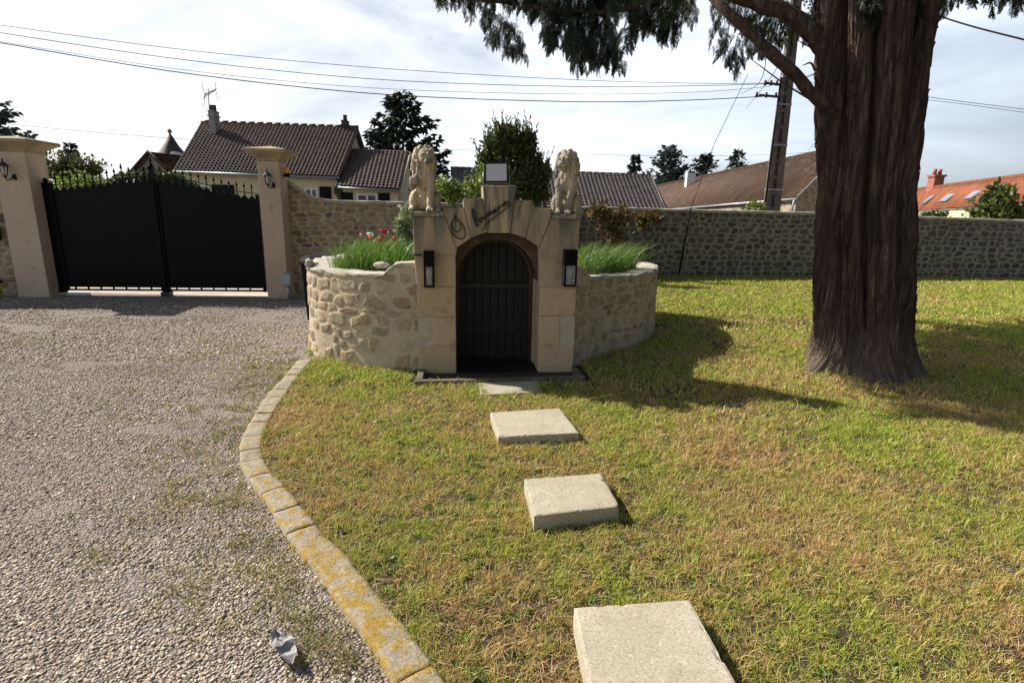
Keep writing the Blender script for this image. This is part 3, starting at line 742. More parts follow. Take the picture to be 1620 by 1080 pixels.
for side, (u0, u1) in enumerate(((0.06, um - 0.012), (um + 0.012, GL - 0.04))):
    fr = MB(); zh = z_h0 if side == 0 else z_h1
    st0, st1 = (u0, u0 + 0.06), (u1 - 0.06, u1)
    hz = (zh + 0.12, z_mid + 0.02) if side == 0 else (z_mid + 0.02, zh + 0.06)
    gbox(fr, *st0, 0.05, hz[0], -0.03, 0.03); gbox(fr, *st1, 0.05, hz[1], -0.03, 0.03)
    gbox(fr, st0[1], st1[0], 0.115, 0.175, -0.025, 0.025); gbox(fr, st0[1], st1[0], 0.055, 0.085, -0.025, 0.025)
    gbox(fr, st0[1], st1[0], 0.78, 0.82, -0.02, 0.022)
    k = st0[1] + 0.1
    while k < st1[0] - 0.05:
        gbox(fr, k, k + 0.02, 0.085, 0.115, -0.018, 0.018); k += 0.21
    # curved top rail that the finials pass through
    pts = [gxyz(u, top_z(u) + 0.075) for u in np.linspace(u0, u1, 24)]
    fr.tube(pts, 0.008, 6)
    leaf = fr.build('gate_leaf', M['black_metal'], gate, 0.003, 1)
    leaf['label'] = 'left gate leaf' if side == 0 else 'right gate leaf'
    # sheet panel with scalloped top
    pan = MB(); nsc = 13; du = (st1[0] - st0[1]) / nsc; top = []
    for i in range(nsc):
        for q in range(8):
            u = st0[1] + du * (i + q / 8); top.append((u, top_z(u) - 0.03 + 0.055 * math.sin(math.pi * q / 8)))
    top.append((st1[0], top_z(st1[0]) - 0.03))
    fpts = [(st0[1], 0.175)] + top[0:] + [(st1[0], 0.175)]
    front = [gxyz(u, z, 0.006) for u, z in fpts]; back = [gxyz(u, z, -0.006) for u, z in fpts]
    n_ = len(fpts)
    V = front + back
    F = [tuple(range(n_))[::-1], tuple(range(n_, 2 * n_))] + [(i, (i + 1) % n_, n_ + (i + 1) % n_, n_ + i) for i in range(n_)]
    # strips instead of one ngon
    F = []; nt = len(top)
    V = [gxyz(u, z, 0.006) for u, z in top] + [gxyz(u, 0.175, 0.006) for u, z in top] + [gxyz(u, z, -0.006) for u, z in top] + [gxyz(u, 0.175, -0.006) for u, z in top]
    for i in range(nt - 1):
        F += [(nt + i, nt + i + 1, i + 1, i), (2 * nt + i, 2 * nt + i + 1, 3 * nt + i + 1, 3 * nt + i), (i, i + 1, 2 * nt + i + 1, 2 * nt + i)]
    pan.add(V, F); pan.build('panel', M['black_metal'], leaf)
    for i in range(nsc):
        u = st0[1] + du * (i + 0.5); zb = top_z(u) - 0.02
        sp = MB(); hgt = 0.265 if i != 9 or side else 0.34
        c = gxyz(u, 0)
        sp.tube([gxyz(u, zb - 0.06), gxyz(u, zb + hgt * 0.72)], 0.009, 6)
        sp.lathe([(0.001, zb + hgt * 0.62), (0.022, zb + hgt * 0.72), (0.018, zb + hgt * 0.78), (0.006, zb + hgt * 0.93), (0.001, zb + hgt)], (c[0], c[1], 0), 6, False)
        sp.ball((c[0], c[1], zb + hgt * 0.55), 0.016, 8, 5)
        sp.build('finial', M['black_metal'], leaf)
ct = MB(); gbox(ct, um - 0.034, um + 0.034, 0.0, z_mid - 0.02, 0.031, 0.055); ct.build('meeting_post', M['black_metal'], gate, 0.004)
ct = MB(); c = gxyz(um, 0)
ct.box(gxyz(um, z_mid + 0.09), (0.08, 0.08, 0.22), RZ); ct.lathe([(0.05, z_mid + 0.2), (0.055, z_mid + 0.215), (0.03, z_mid + 0.25), (0.012, z_mid + 0.29), (0.022, z_mid + 0.32), (0.002, z_mid + 0.40)], (c[0], c[1], 0), 8)
ct.build('post_finial', M['black_metal'], gate)
ct = MB(); gbox(ct, um - 0.05, um + 0.09, -0.03, 0.05, -0.05, 0.12); ct.build('drop_bolt', M['black_iron'], gate, 0.012)
ct = MB(); gbox(ct, -0.03, 0.07, 0.02, z_h0 + 0.12, -0.035, 0.035); c = gxyz(0.02, z_h0 + 0.15); ct.ball(c, 0.04, 10, 6); ct.build('hinge_post', M['black_metal'], gate, 0.004)
ct = MB(); gbox(ct, 0.1, 0.45, -0.03, 0.015, -0.02, 0.1); ct.build('gate_stop', M['zinc'], gate, 0.006)

# carriage lanterns on the pillars (front is gn)
def carriage_lantern(p, label, scale=1.0):
    t_ = thing('carriage_lantern', label, 'lantern', p, 'carriage lanterns on the gate pillars', ang)
    R0 = np.zeros(3); ROOT[t_.name] = R0; k = scale
    m = MB(); m.box((0.10 * k * 0.6, -0.008, -0.05 * k), (0.05 * k, 0.016, 0.09 * k)); m.ball((0.06 * k, -0.03, -0.05 * k), 0.028 * k, 8, 6)
    m.tube([(0.06 * k, -0.03, -0.05 * k), (0.05 * k, -0.08 * k, -0.09 * k), (0.02 * k, -0.12 * k, -0.10 * k), (0, -0.12 * k, -0.06 * k)], 0.011 * k, 6); m.build('bracket', M['black_iron'], t_)
    m = MB(); m.lathe([(0.02 * k, -0.06 * k), (0.035 * k, -0.045 * k), (0.038 * k, -0.03 * k)], (0, -0.12 * k, 0), 6, False)
    for a in range(6):
        w = 2 * math.pi * a / 6
        m.tube([(0.036 * k * math.cos(w), -0.12 * k + 0.036 * k * math.sin(w), -0.03 * k), (0.058 * k * math.cos(w), -0.12 * k + 0.058 * k * math.sin(w), 0.11 * k)], 0.006 * k, 4)
    m.build('cage', M['black_iron'], t_)
    m = MB(); m.lathe([(0.08 * k, 0.108 * k), (0.075 * k, 0.125 * k), (0.035 * k, 0.165 * k), (0.014 * k, 0.18 * k), (0.010 * k, 0.2 * k), (0.016 * k, 0.21 * k), (0.002, 0.235 * k)], (0, -0.12 * k, 0), 6, False); m.build('roof', M['black_iron'], t_)
    m = MB(); m.lathe([(0.033 * k, -0.028 * k), (0.053 * k, 0.106 * k)], (0, -0.12 * k, 0), 6, False); m.build('glass', M['lantern_glass'], t_)
    m = MB(); m.lathe([(0.012 * k, -0.03 * k), (0.014 * k, 0.02 * k), (0.022 * k, 0.05 * k), (0.014 * k, 0.085 * k), (0.001, 0.095 * k)], (0, -0.12 * k, 0), 8); m.build('bulb', M['white_paint'], t_)
    return t_
frontL = pcL + gn * (PD / 2); frontR = pcR + gn * 0.21
qL = PL(16, 272, (frontL[0], frontL[1], 0), gn3); carriage_lantern((qL[0], qL[1], qL[2] - 0.03), 'black carriage lantern on the left gate pillar, half out at the picture edge')
qR = PL(427, 284, (frontR[0], frontR[1], 0), gn3); carriage_lantern((qR[0], qR[1], qR[2] - 0.05), 'black carriage lantern on the right gate pillar beneath its cap', 0.92)
# amber beacon, electric box, mailbox, hose
c = P(459, 274, pcR[1] + 0.1); q = np.array([pcR[0] + gdir[0] * 0.24, pcR[1] + gdir[1] * 0.24, c[2]])
b_ = thing('beacon', 'small amber warning beacon on the side of the right gate pillar', 'beacon', q)
m = MB(); m.lathe([(0.045, -0.07), (0.045, -0.01)], q, 12); m.tube([q + np.array([-0.09, 0, -0.05]), q + np.array([0, 0, -0.05])], 0.02, 6); m.build('base', M['black_plastic'], b_)
m = MB(); m.lathe([(0.038, -0.008), (0.04, 0.05), (0.033, 0.075), (0.015, 0.09), (0.001, 0.095)], q, 12); m.build('lens', M['amber'], b_)
q = PL(455, 441, (frontR[0], frontR[1], 0), gn3) + gn3 * 0.06
b_ = thing('electric_box', 'grey electrical junction box with conduit at the foot of the right gate pillar', 'box', q)
m = MB(); m.box(q, (0.17, 0.10, 0.21), RZ); m.build('housing', M['grey_box'], b_, 0.012)
m = MB(); m.box(q + gn3 * 0.056, (0.14, 0.012, 0.18), RZ); m.build('cover', M['grey_box'], b_, 0.005)
m = MB(); m.tube([q + np.array([0.02, 0, -0.1]), (q[0] + 0.02, q[1], -0.05)], 0.022, 8); m.build('conduit', M['zinc'], b_)
q = np.array([-8.72, 9.36, P(10, 369, 9.36)[2]])
b_ = thing('mailbox', 'flat black metal mailbox on the stone wall left of the left pillar', 'mailbox', q)
m = MB(); m.box(q, (0.30, 0.10, 0.24), RZ); m.build('body', M['black_metal'], b_, 0.01)
m = MB(); m.box(q + np.array([0, -0.055, 0.06]), (0.22, 0.012, 0.04), RZ); m.build('flap', M['black_plastic'], b_, 0.004)
q = G(3, 468); q = np.array([-8.70, 9.30, 0.12])
b_ = thing('garden_hose', 'coil of yellow hose hanging low on the wall at the left edge', 'hose', q)
m = MB()
m.tube([(q[0] + 0.10 * math.cos(a) * (1 + 0.02 * a), q[1] - 0.03 - 0.006 * a, q[2] + 0.11 * math.sin(a) * (1 + 0.015 * a)) for a in np.linspace(0, 16, 70)], 0.012, 6); m.build('hose', M['yellow_rubber'], b_)
m = MB(); m.box((q[0], q[1] + 0.0, q[2] + 0.11), (0.10, 0.16, 0.05)); m.box((q[0], q[1] - 0.07, q[2] + 0.16), (0.12, 0.02, 0.14)); m.build('bracket', M['black_iron'], b_, 0.006)

# ================================================================== CELLAR ENTRANCE (the little stone front with the arched door)
FA, FB_ = np.array([-0.75, 5.29]), np.array([0.62, 5.43])
fdir = (FB_ - FA) / np.linalg.norm(FB_ - FA); fn = np.array([fdir[1], -fdir[0]]); fn3 = np.array([fn[0], fn[1], 0])
fang = math.atan2(fdir[1], fdir[0]); RF = Matrix.Rotation(fang, 3, 'Z')
def F2(px, py, off=0.0):
    q = PL(px, py, np.array([FA[0], FA[1], 0]) + fn3 * off, fn3)
    return float(np.dot(q[:2] - FA, fdir)), float(q[2])
def fxyz(u, z, off=0.0): return np.array([*(FA + fdir * u + fn * off), z])
cel = thing('cellar_entrance', 'pale stone arched entrance with dark plank door and iron lettering set in the curved wall', 'entrance', (*((FA + FB_) / 2), 0))
def block(name, pts_px, off, depth, label=None, zfloor=None, mat='ashlar', bev=0.009):
    p = [F2(x, y) for x, y in pts_px]
    if zfloor is not None: p = [(u, max(zfloor, z)) for u, z in p]
    m = MB(); m.hull([fxyz(u, z, off) for u, z in p], [fxyz(u, z, off - depth) for u, z in p])
    o = m.build(name, M[mat], cel, bev, 2)
    if label: o['label'] = label
    return o
g = 0.35
block('keystone', [(763.4, 293.7), (816.7, 293.7), (806, 368.5), (771.6, 368.5), (766, 330)], 0.035, 0.40, 'tall central keystone of the arch')
block('voussoir', [(732.6, 314.3), (764.6, 313.2), (765.6, 330), (771.1, 365.5), (746, 376.3)], 0.012, 0.37)
block('voussoir', [(702.5, 328.2), (733.6, 328.2), (745.3, 376.6), (723, 391.5), (704.4, 342)], 0.004, 0.36)
block('voussoir', [(814.2, 316.3), (843.5, 317.2), (831.4, 376.5), (807, 368.5), (811, 342)], 0.010, 0.37)
block('voussoir', [(844.3, 327.6), (874.4, 330.5), (871.3, 346), (852.8, 391), (832.1, 376.8)], 0.003, 0.36)
# piers of dressed blocks
block('pier_block', [(653, 342.5), (703.8, 342.5), (722, 391.8), (719.8, 404.2), (654.8, 403.6)], 0.0, 0.36)
block('pier_block', [(655, 404.2), (719.8, 404.8), (720.4, 452.6), (659.4, 452.6)], -0.004, 0.355)
block('pier_block', [(659.4, 453.2), (720.4, 453.2), (720.9, 501.6), (659.8, 501.6)], 0.004, 0.36)
block('pier_block', [(685, 502.2), (720.9, 502.2), (721.4, 547), (686, 547)], -0.002, 0.357)
block('pier_block', [(662, 547.6), (721.4, 547.6), (722.2, 596), (664, 596)], 0.002, 0.36)
block('pier_block', [(871.9, 346.2), (918.4, 346.6), (913.5, 404.4), (854.9, 404.4), (853.4, 391.4)], 0.0, 0.36)
block('pier_block', [(854.9, 405), (913.4, 405), (912.2, 454.4), (854.3, 454.4)], -0.004, 0.355)
block('pier_block', [(854.3, 455), (911.6, 455), (910.4, 499.6), (852.6, 499.6)], 0.004, 0.36)
block('pier_block', [(852.6, 500.2), (886, 500.2), (885.6, 547.4), (852, 547.4)], -0.002, 0.357)
block('pier_block', [(852, 548), (908, 548), (905, 598), (851, 598)], 0.002, 0.36)
for nm_, pts_ in (('a', [(653.5, 343.5), (704, 343.5), (723, 392), (720.6, 405), (721.3, 500), (722, 596), (664, 596), (661, 548), (660, 453), (655, 404)]), ('b', [(872, 347), (918, 347.5), (913.2, 405), (911.8, 455), (910, 499), (905.5, 598), (852, 598), (854.2, 455), (854.6, 404.5), (853.6, 391.5)]),
                  ('c', [(703.5, 329.2), (733.6, 329.2), (733.5, 315.3), (765, 314.3), (764.4, 295), (816, 295), (814.5, 317.3), (843, 318.2), (844.3, 328.6), (873.6, 331.5), (871, 347), (853, 391.3), (832, 375.6), (806.5, 367.3), (771.4, 367.3), (746, 375.2), (723.2, 391), (705, 343)])):
    mo = block('mortar_joint', pts_, -0.010, 0.3, None, None, 'joint', 0.0)
# rubble filling beside the narrow blocks, set back a little
block('pier_backing', [(661, 500), (684.5, 500), (685.5, 549), (662, 549)], -0.012, 0.3, None, None, 'rubble_bed')
block('pier_backing', [(886.5, 499), (909.5, 499), (908, 549.5), (886.1, 549.5)], -0.012, 0.3, None, None, 'rubble_bed')
# back body so that nothing shows through
u_l, u_r = F2(720.5, 470)[0], F2(853, 470)[0]
uc = (u_l + u_r) / 2; zs = F2(720, 405)[1]; zk = F2(790, 368.5)[1]
# vault lining: rough round arch behind the dressed front
ra = (u_r - u_l) / 2 + 0.03; n_ = 25
lin = MB()
zsp = zk - ra - 0.035
arc_in = [(uc + (ra - 0.035) * math.cos(a), zsp + (ra - 0.035) * math.sin(a)) for a in np.linspace(math.pi, 0, n_)]
arc_out = [(uc + (ra + 0.22) * math.cos(a), zsp + (ra + 0.22) * math.sin(a)) for a in np.linspace(math.pi, 0, n_)]
for i in range(n_ - 1):
    q = [arc_in[i], arc_in[i + 1], arc_out[i + 1], arc_out[i]]
    lin.hull([fxyz(u, z, -0.16) for u, z in q], [fxyz(u, z, -0.62) for u, z in q])
lin.build('vault', M['rough_brick'], cel)
lin = MB()
for sgn in (-1, 1):
    u0, u1 = (uc + sgn * (ra - 0.035), uc + sgn * (ra + 0.25))
    q = [(min(u0, u1), -0.05), (max(u0, u1), -0.05), (max(u0, u1), zsp), (min(u0, u1), zsp)]
    lin = MB(); lin.hull([fxyz(u, z, -0.362) for u, z in q], [fxyz(u, z, -0.62) for u, z in q]); lin.build('reveal', M['rubble_bed'], cel)
# door
dr = ra - 0.055; dt = zsp
door = MB()
frame_pts_in = [(uc - dr, 0.02)] + [(uc + dr * math.cos(a), dt + dr * math.sin(a)) for a in np.linspace(math.pi, 0, 21)] + [(uc + dr, 0.02)]
npl = 9; pw = 2 * dr / npl
for k in range(npl):
    a, b = uc - dr + k * pw + 0.002, uc - dr + (k + 1) * pw - 0.002
    hz = lambda u: dt + math.sqrt(max(0.0, dr * dr - (u - uc) ** 2))
    us = np.linspace(a, b, 5)
    poly = [(a, 0.03), (b, 0.03)] + [(u, hz(u) - 0.004) for u in us[::-1]]
    o_ = -0.47 + random.uniform(-0.003, 0.003)
    door.hull([fxyz(u, z, o_) for u, z in poly], [fxyz(u, z, o_ - 0.035) for u, z in poly])
door_o = door.build('door', M['door_wood'], cel, 0.004, 1)
for z in (0.32, 0.78):
    m = MB(); m.hull([fxyz(uc - dr + 0.02, z, -0.466), fxyz(uc + dr - 0.03, z, -0.466), fxyz(uc + dr - 0.03, z + 0.06, -0.466), fxyz(uc - dr + 0.02, z + 0.06, -0.466)], [fxyz(uc - dr + 0.02, z, -0.458), fxyz(uc + dr - 0.03, z, -0.458), fxyz(uc + dr - 0.03, z + 0.06, -0.458), fxyz(uc - dr + 0.02, z + 0.06, -0.458)])
    m.build('strap', M['door_wood'], door_o, 0.003)
m = MB(); m.tube([fxyz(u, z, -0.452) for u, z in frame_pts_in], 0.022, 6); m.build('door_frame', M['dark_timber'], cel)
m = MB(); q = [fxyz(uc - 0.7, -0.03, -0.60), fxyz(uc + 0.7, -0.03, -0.60), fxyz(uc + 0.7, -0.03, -0.63), fxyz(uc - 0.7, -0.03, -0.63)]
m.hull(q, [p + np.array([0, 0, 1.38]) for p in q]); m.build('back_wall', M['rubble_bed'], cel)
m = MB(); q = [fxyz(u_l + 0.0, 0.0, 0.02), fxyz(u_r - 0.0, 0.0, 0.02), fxyz(u_r, 0.0, -0.46), fxyz(u_l, 0.0, -0.46)]
m.hull([p + np.array([0, 0, -0.05]) for p in q], [p + np.array([0, 0, 0.004]) for p in q]); m.build('threshold', M['door_wood'], cel, 0.006)
# iron lettering
def let(pts): return [F2(700 + x / 10.8, 290 + y / 10.8) for x, y in pts]
strokes = [
 ([(190, 552), (208, 560), (225, 572), (242, 583)], 0.0075),
 ([(232, 640), (205, 606), (168, 640), (146, 700), (146, 770), (166, 845), (210, 900), (270, 938), (325, 946), (368, 925), (388, 870), (380, 790), (345, 710), (290, 650), (235, 612), (195, 608), (165, 650), (160, 715), (178, 775), (215, 815), (255, 829), (292, 808), (312, 760), (306, 715), (296, 690)], 0.0058),
 ([(512, 432), (508, 490), (524, 560), (548, 630), (570, 690), (592, 722), (625, 712)], 0.0085),
 ([(512, 432), (545, 465), (566, 520), (572, 590), (568, 650), (575, 690)], 0.0055),
 ([(655, 590), (622, 605), (612, 640), (630, 668), (655, 655), (662, 618), (648, 592), (675, 600), (690, 590)], 0.0062),
 ([(684, 560), (690, 600), (706, 604), (722, 575), (726, 540), (738, 572), (755, 568)], 0.0065),
 ([(755, 568), (768, 530), (762, 505), (785, 555)], 0.0058), ([(762, 500), (775, 545), (800, 530)], 0.006),
 ([(786, 478), (812, 486), (806, 505), (818, 528), (840, 515)], 0.0075),
 ([(840, 515), (872, 490), (884, 462), (868, 450), (850, 475), (856, 505), (880, 508), (905, 485)], 0.006),
 ([(900, 445), (912, 480), (935, 470)], 0.007), ([(893, 415), (898, 420)], 0.008),
 ([(935, 470), (945, 430), (938, 402), (962, 408), (975, 400)], 0.006), ([(962, 408), (965, 430)], 0.007),
 ([(975, 400), (1010, 385), (1030, 350), (1065, 338), (1088, 352), (1072, 380), (1035, 388), (1015, 370)], 0.006),
 ([(1060, 345), (1045, 325), (1085, 314), (1125, 322), (1143, 345), (1132, 378), (1090, 425), (1020, 480), (935, 540), (850, 602), (775, 660), (725, 715), (690, 768), (662, 800)], 0.0052)]
m = MB()
for pts, r_ in strokes:
    q = spline(let(pts), max(12, len(pts) * 5)) if len(pts) > 2 else np.array(let(pts))
    off = [0.046 if 762 < 700 + np.interp(i, np.linspace(0, len(q) - 1, len(pts)), [p[0] for p in pts]) / 10.8 else 0.022 for i in range(len(q))]
    m.tube([fxyz(u, z, o) for (u, z), o in zip(q, off)], r_, 6)
lt = m.build('lettering', M['black_iron'], cel); lt['label'] = 'black wrought iron script lettering across the arch stones'

# low stone surround in front of the door
ed = thing('stone_surround', 'low U shaped stone edging on the grass in front of the cellar door', 'edging', (*(FA + fn * 0.3), 0))
eL, eR = G(656, 601, 0.05), G(925, 594, 0.05)
m = MB()
def bar(mb, a, b, w, z0, z1):
    a, b = np.array(a[:2]), np.array(b[:2]); d = (b - a) / np.linalg.norm(b - a); n_ = np.array([-d[1], d[0]]) * w / 2
    q = [a - n_, b - n_, b + n_, a + n_]
    mb.hull([(x, y, z0) for x, y in q], [(x, y, z1) for x, y in q])
bar(m, eL, eR, 0.062, -0.05, 0.048); m.build('front_stone', M['edging_stone'], ed, 0.008)
for e_, s_ in ((eL, 1), (eR, -1)):
    m = MB(); a = np.array(e_[:2]) + fdir * 0.04 * s_ - fn * 0.040; bar(m, a, a - fn * 0.34, 0.062, -0.05, 0.046); m.build('return_stone', M['edging_stone'], ed, 0.008)

# wall lanterns: black boxes with a glazed lower half
def wall_lantern(px0, px1, py0, py1, label):
    u0, z1 = F2(px0, py0, 0.06); u1, z0 = F2(px1, py1, 0.06)
    w, h = u1 - u0, z1 - z0; c = fxyz((u0 + u1) / 2, z0, 0.075)
    t_ = thing('wall_lantern', label, 'lantern', c, 'box lanterns either side of the door', fang); ROOT[t_.name] = np.zeros(3)
    m = MB(); m.box((0, 0, h * 0.79), (w, 0.11, h * 0.42)); m.box((0, 0, h * 0.025), (w, 0.11, h * 0.05)); m.box((0, 0.063, h * 0.5), (w * 0.9, 0.014, h))
    for sx in (-1, 1):
        for sy in (-1, 1): m.box((sx * (w / 2 - 0.008), sy * 0.047, h * 0.31), (0.016, 0.016, h * 0.54))
    m.build('housing', M['black_metal'], t_, 0.002, 1)
    m = MB()
    m.box((0, -0.050, h * 0.315), (w - 0.036, 0.003, h * 0.52)); m.box((w / 2 - 0.005, 0, h * 0.315), (0.003, 0.076, h * 0.52)); m.box((-w / 2 + 0.005, 0, h * 0.315), (0.003, 0.076, h * 0.52)); m.build('glass', M['lantern_glass'], t_)
    m = MB(); m.lathe([(0.013, h * 0.08), (0.013, h * 0.2), (0.02, h * 0.3), (0.026, h * 0.38), (0.018, h * 0.47), (0.002, h * 0.5)], (0, 0.0, 0), 10); m.build('bulb', M['dim_bulb'], t_)
    return t_
wall_lantern(670.5, 687.5, 396, 453.5, 'black box lantern left of the arched door, with a cable from its side')
wall_lantern(892, 909.5, 394.5, 452, 'black box lantern right of the arched door')
q = [fxyz(F2(670, 405)[0] + 0.01, F2(670, 405)[1], 0.06), fxyz(F2(664, 404)[0], F2(664, 403)[1], 0.015), fxyz(F2(656, 404)[0], F2(656, 403)[1], 0.012), fxyz(F2(653, 402)[0] - 0.02, F2(653, 401)[1], -0.05), fxyz(F2(647, 396)[0] - 0.02, F2(650, 392)[1], -0.15)]
m = MB(); m.tube(spline(q, 20), 0.006, 6); tag(m.build('cable', M['black_plastic']), 'short black cable running from the left box lantern round the pier edge', 'cable')

# floodlight on the keystone: we see its pale back plate
kt = F2(790, 293.7)[1]
q = P(786, 292, 5.52); fl = thing('floodlight', 'square floodlight with black frame and pale grey face on top of the keystone', 'floodlight', q)
FY = 5.52; tl, tr, bl_ = P(766.5, 257, FY), P(804.5, 258.5, FY), P(766.5, 290, FY)
fw, fh = tr[0] - tl[0], tl[2] - bl_[2]; cx = (tl[0] + tr[0]) / 2; czf = bl_[2] + fh / 2
RT = Matrix.Rotation(-0.03, 3, 'Y') @ Matrix.Rotation(R(-8), 3, 'X')
def fbx(mb, x, y, z, sx, sy, sz):
    c = RT @ Vector((x, y, z)); mb.box((cx + c.x, FY + c.y, czf + c.z), (sx, sy, sz), RT)
m = MB(); fb = 0.014
fbx(m, 0, -0.02, fh / 2 - fb / 2, fw, 0.05, fb); fbx(m, 0, -0.02, -fh / 2 + fb / 2, fw, 0.05, fb); fbx(m, -fw / 2 + fb / 2, -0.02, 0, fb, 0.05, fh - 2 * fb - 0.001); fbx(m, fw / 2 - fb / 2, -0.02, 0, fb, 0.05, fh - 2 * fb - 0.001); fbx(m, 0, 0.02, 0, fw * 0.96, 0.028, fh * 0.96)
m.build('frame', M['black_metal'], fl, 0.004, 2)
m = MB(); fbx(m, 0, -0.018, 0, fw - 2 * fb - 0.002, 0.03, fh - 2 * fb - 0.002); m.build('face', M['panel_grey'], fl)
m = MB(); m.tube([(cx + fw * 0.5 + 0.01, FY, czf), (cx + fw * 0.5 + 0.012, FY, kt + 0.002), (cx + fw * 0.4, FY, kt + 0.006), (cx - fw * 0.4, FY, kt + 0.006), (cx - fw * 0.5 - 0.012, FY, kt + 0.002), (cx - fw * 0.5 - 0.01, FY, czf)], 0.006, 6); m.build('bracket', M['zinc'], fl)

# ================================================================== RAISED BED: curved rubble wall left and right of the entrance
fl_end = fxyz(-0.16, 0, -0.02)[:2]
LEFT = [(-1.25, 8.9), (-2.05, 8.2), (-2.42, 7.3), (-2.40, 6.5), (-2.17, 5.92), (-1.62, 5.50), (-1.2, 5.36), tuple(fxyz(0.10, 0, -0.02)[:2])]
RIGHT = [tuple(fxyz(1.27, 0, -0.03)[:2]), (0.85, 5.86), (1.06, 6.16), (1.5, 6.60), (1.88, 7.25), (2.0, 7.9), (1.8, 8.7), (1.2, 9.3)]
pL_, pR_ = spline(LEFT, 160), spline(RIGHT, 160)
bed = thing('raised_bed_wall', 'curved rubble and mortar wall of the raised flower bed either side of the stone entrance', 'wall', (-0.2, 7.0, 0))
LL = np.linalg.norm(np.diff(pL_, axis=0), axis=1).sum(); LR = np.linalg.norm(np.diff(pR_, axis=0), axis=1).sum()
zl_top = P(500, 424, 5.75)[2]; zl_in = P(652, 413, 5.33)[2]; zr_top = P(1030, 428, 7.0)[2]; zr_in = P(915, 418, 5.6)[2]
print('bed tops', zl_top, zl_in, zr_top, zr_in, LL, LR)
ztl = lambda f, u: np.interp(LL - u, [0.0, 0.50, 0.62, 0.95, 1.6, 6], [zl_in - 0.01, zl_in - 0.02, zl_top + 0.01, zl_top - 0.005, zl_top - 0.01, zl_top]) - 0.03
ztr = lambda f, u: np.interp(u, [0.0, 0.34, 0.50, 0.9, 1.4, 6], [zr_in - 0.02, zr_in - 0.03, zr_top + 0.04, zr_top + 0.02, zr_top, zr_top]) - 0.03
oL, iL = wall_face('wall_face', pL_, ztl, -0.1, 0.0125, (0.105, 0.21), M['rubble_bed'], bed, 0.009, 0.026, 0.49, 0.05, 0.03, 0.34, 2.6)
oR, iR = wall_face('wall_face', pR_, ztr, -0.1, 0.0125, (0.105, 0.21), M['rubble_bed'], bed, 0.009, 0.026, 0.46, 0.05, 0.03, 0.34, 2.6)
oL['label'] = 'left curved flank of the bed wall'; oR['label'] = 'right curved flank of the bed wall'
def lower(info, b):
    us, px, py, nx, ny, zt = info
    return us, px - nx * b, py - ny * b, nx, ny, zt
coping_strip('coping', lower(iL, 0.03), 0.012, 0.34, 0.024, M['coping'], bed, 3, 0.022, 0.9)
coping_strip('coping', lower(iR, 0.03), 0.012, 0.34, 0.024, M['coping'], bed, 3, 0.022, 0.9)
# soil of the bed, heaped behind the entrance
inner = [tuple(np.array(p)) for p in np.vstack([pL_[::6], pR_[::6]])]
ctr = np.array([-0.2, 7.2])
V = [(ctr[0], ctr[1], 1.12)]; F = []; rings = 6; nr = len(inner)
for k in range(1, rings + 1):
    for p in inner:
        q = ctr + (np.array(p) - ctr) * (0.955 * k / rings)
        zz = 1.12 - 0.30 * (k / rings) ** 2 + 0.05 * (fbm(np.array(q[0] * 3), np.array(q[1] * 3), 3) - 0.5)
        if k == rings: zz = min(zz, 0.80)
        V.append((q[0], q[1] + (0.30 if q[1] < 6.0 and abs(q[0] + 0.1) < 0.8 else 0), float(zz)))
bmv = MB()
for k in range(rings):
    for i in range(nr):
        j = (i + 1) % nr
        if k == 0: F.append((0, 1 + i, 1 + j))
        else: F.append((1 + (k - 1) * nr + i, 1 + k * nr + i, 1 + k * nr + j, 1 + (k - 1) * nr + j))
bmv.add(V, F, True); so = bmv.build('soil_mound', M['bed_soil']); so['kind'] = 'structure'

# small rocks left on the left flank's coping
def rock(name, c, r, label, seed, parts=1):
    m = MB(); rr = random.Random(seed)
    for k in range(parts):
        cc = np.array(c) + (np.array([rr.uniform(-.5, .5) * r[0] * 1.2, rr.uniform(-.3, .3) * r[1], 0]) if k else 0)
        s_ = 1.0 if k == 0 else rr.uniform(0.4, 0.7)
        b = len(m.v); m.ball((0, 0, 0), 1.0, 14, 10)
        for i in range(b, len(m.v)):
            p = Vector(m.v[i]); d = 1 + 0.35 * mnoise.noise(p * 1.7 + Vector((seed * 3, k, 0))) + 0.15 * mnoise.noise(p * 4 + Vector((seed, 5, k)))
            m.v[i] = (cc[0] + p.x * r[0] * d * s_, cc[1] + p.y * r[1] * d * s_, cc[2] + p.z * r[2] * d * s_)
    return tag(m.build(name, M['rock']), label, 'rock')
q = P(490, 418, 6.02); rock('rock', (q[0], q[1], q[2] + 0.01), (0.05, 0.045, 0.05), 'rough pale lump of rock at the outer end of the left bed wall', 3, 2)
q = P(501, 417, 6.05); rock('rock', (q[0], q[1], q[2]), (0.022, 0.02, 0.016), 'pebble sized stone beside the pale lump on the left bed wall', 5)
q = P(604, 420, 5.68); rock('rock', (q[0], q[1], q[2] + 0.005), (0.085, 0.06, 0.034), 'flat whitish rock on the left bed wall in front of the tall grass', 9, 3)

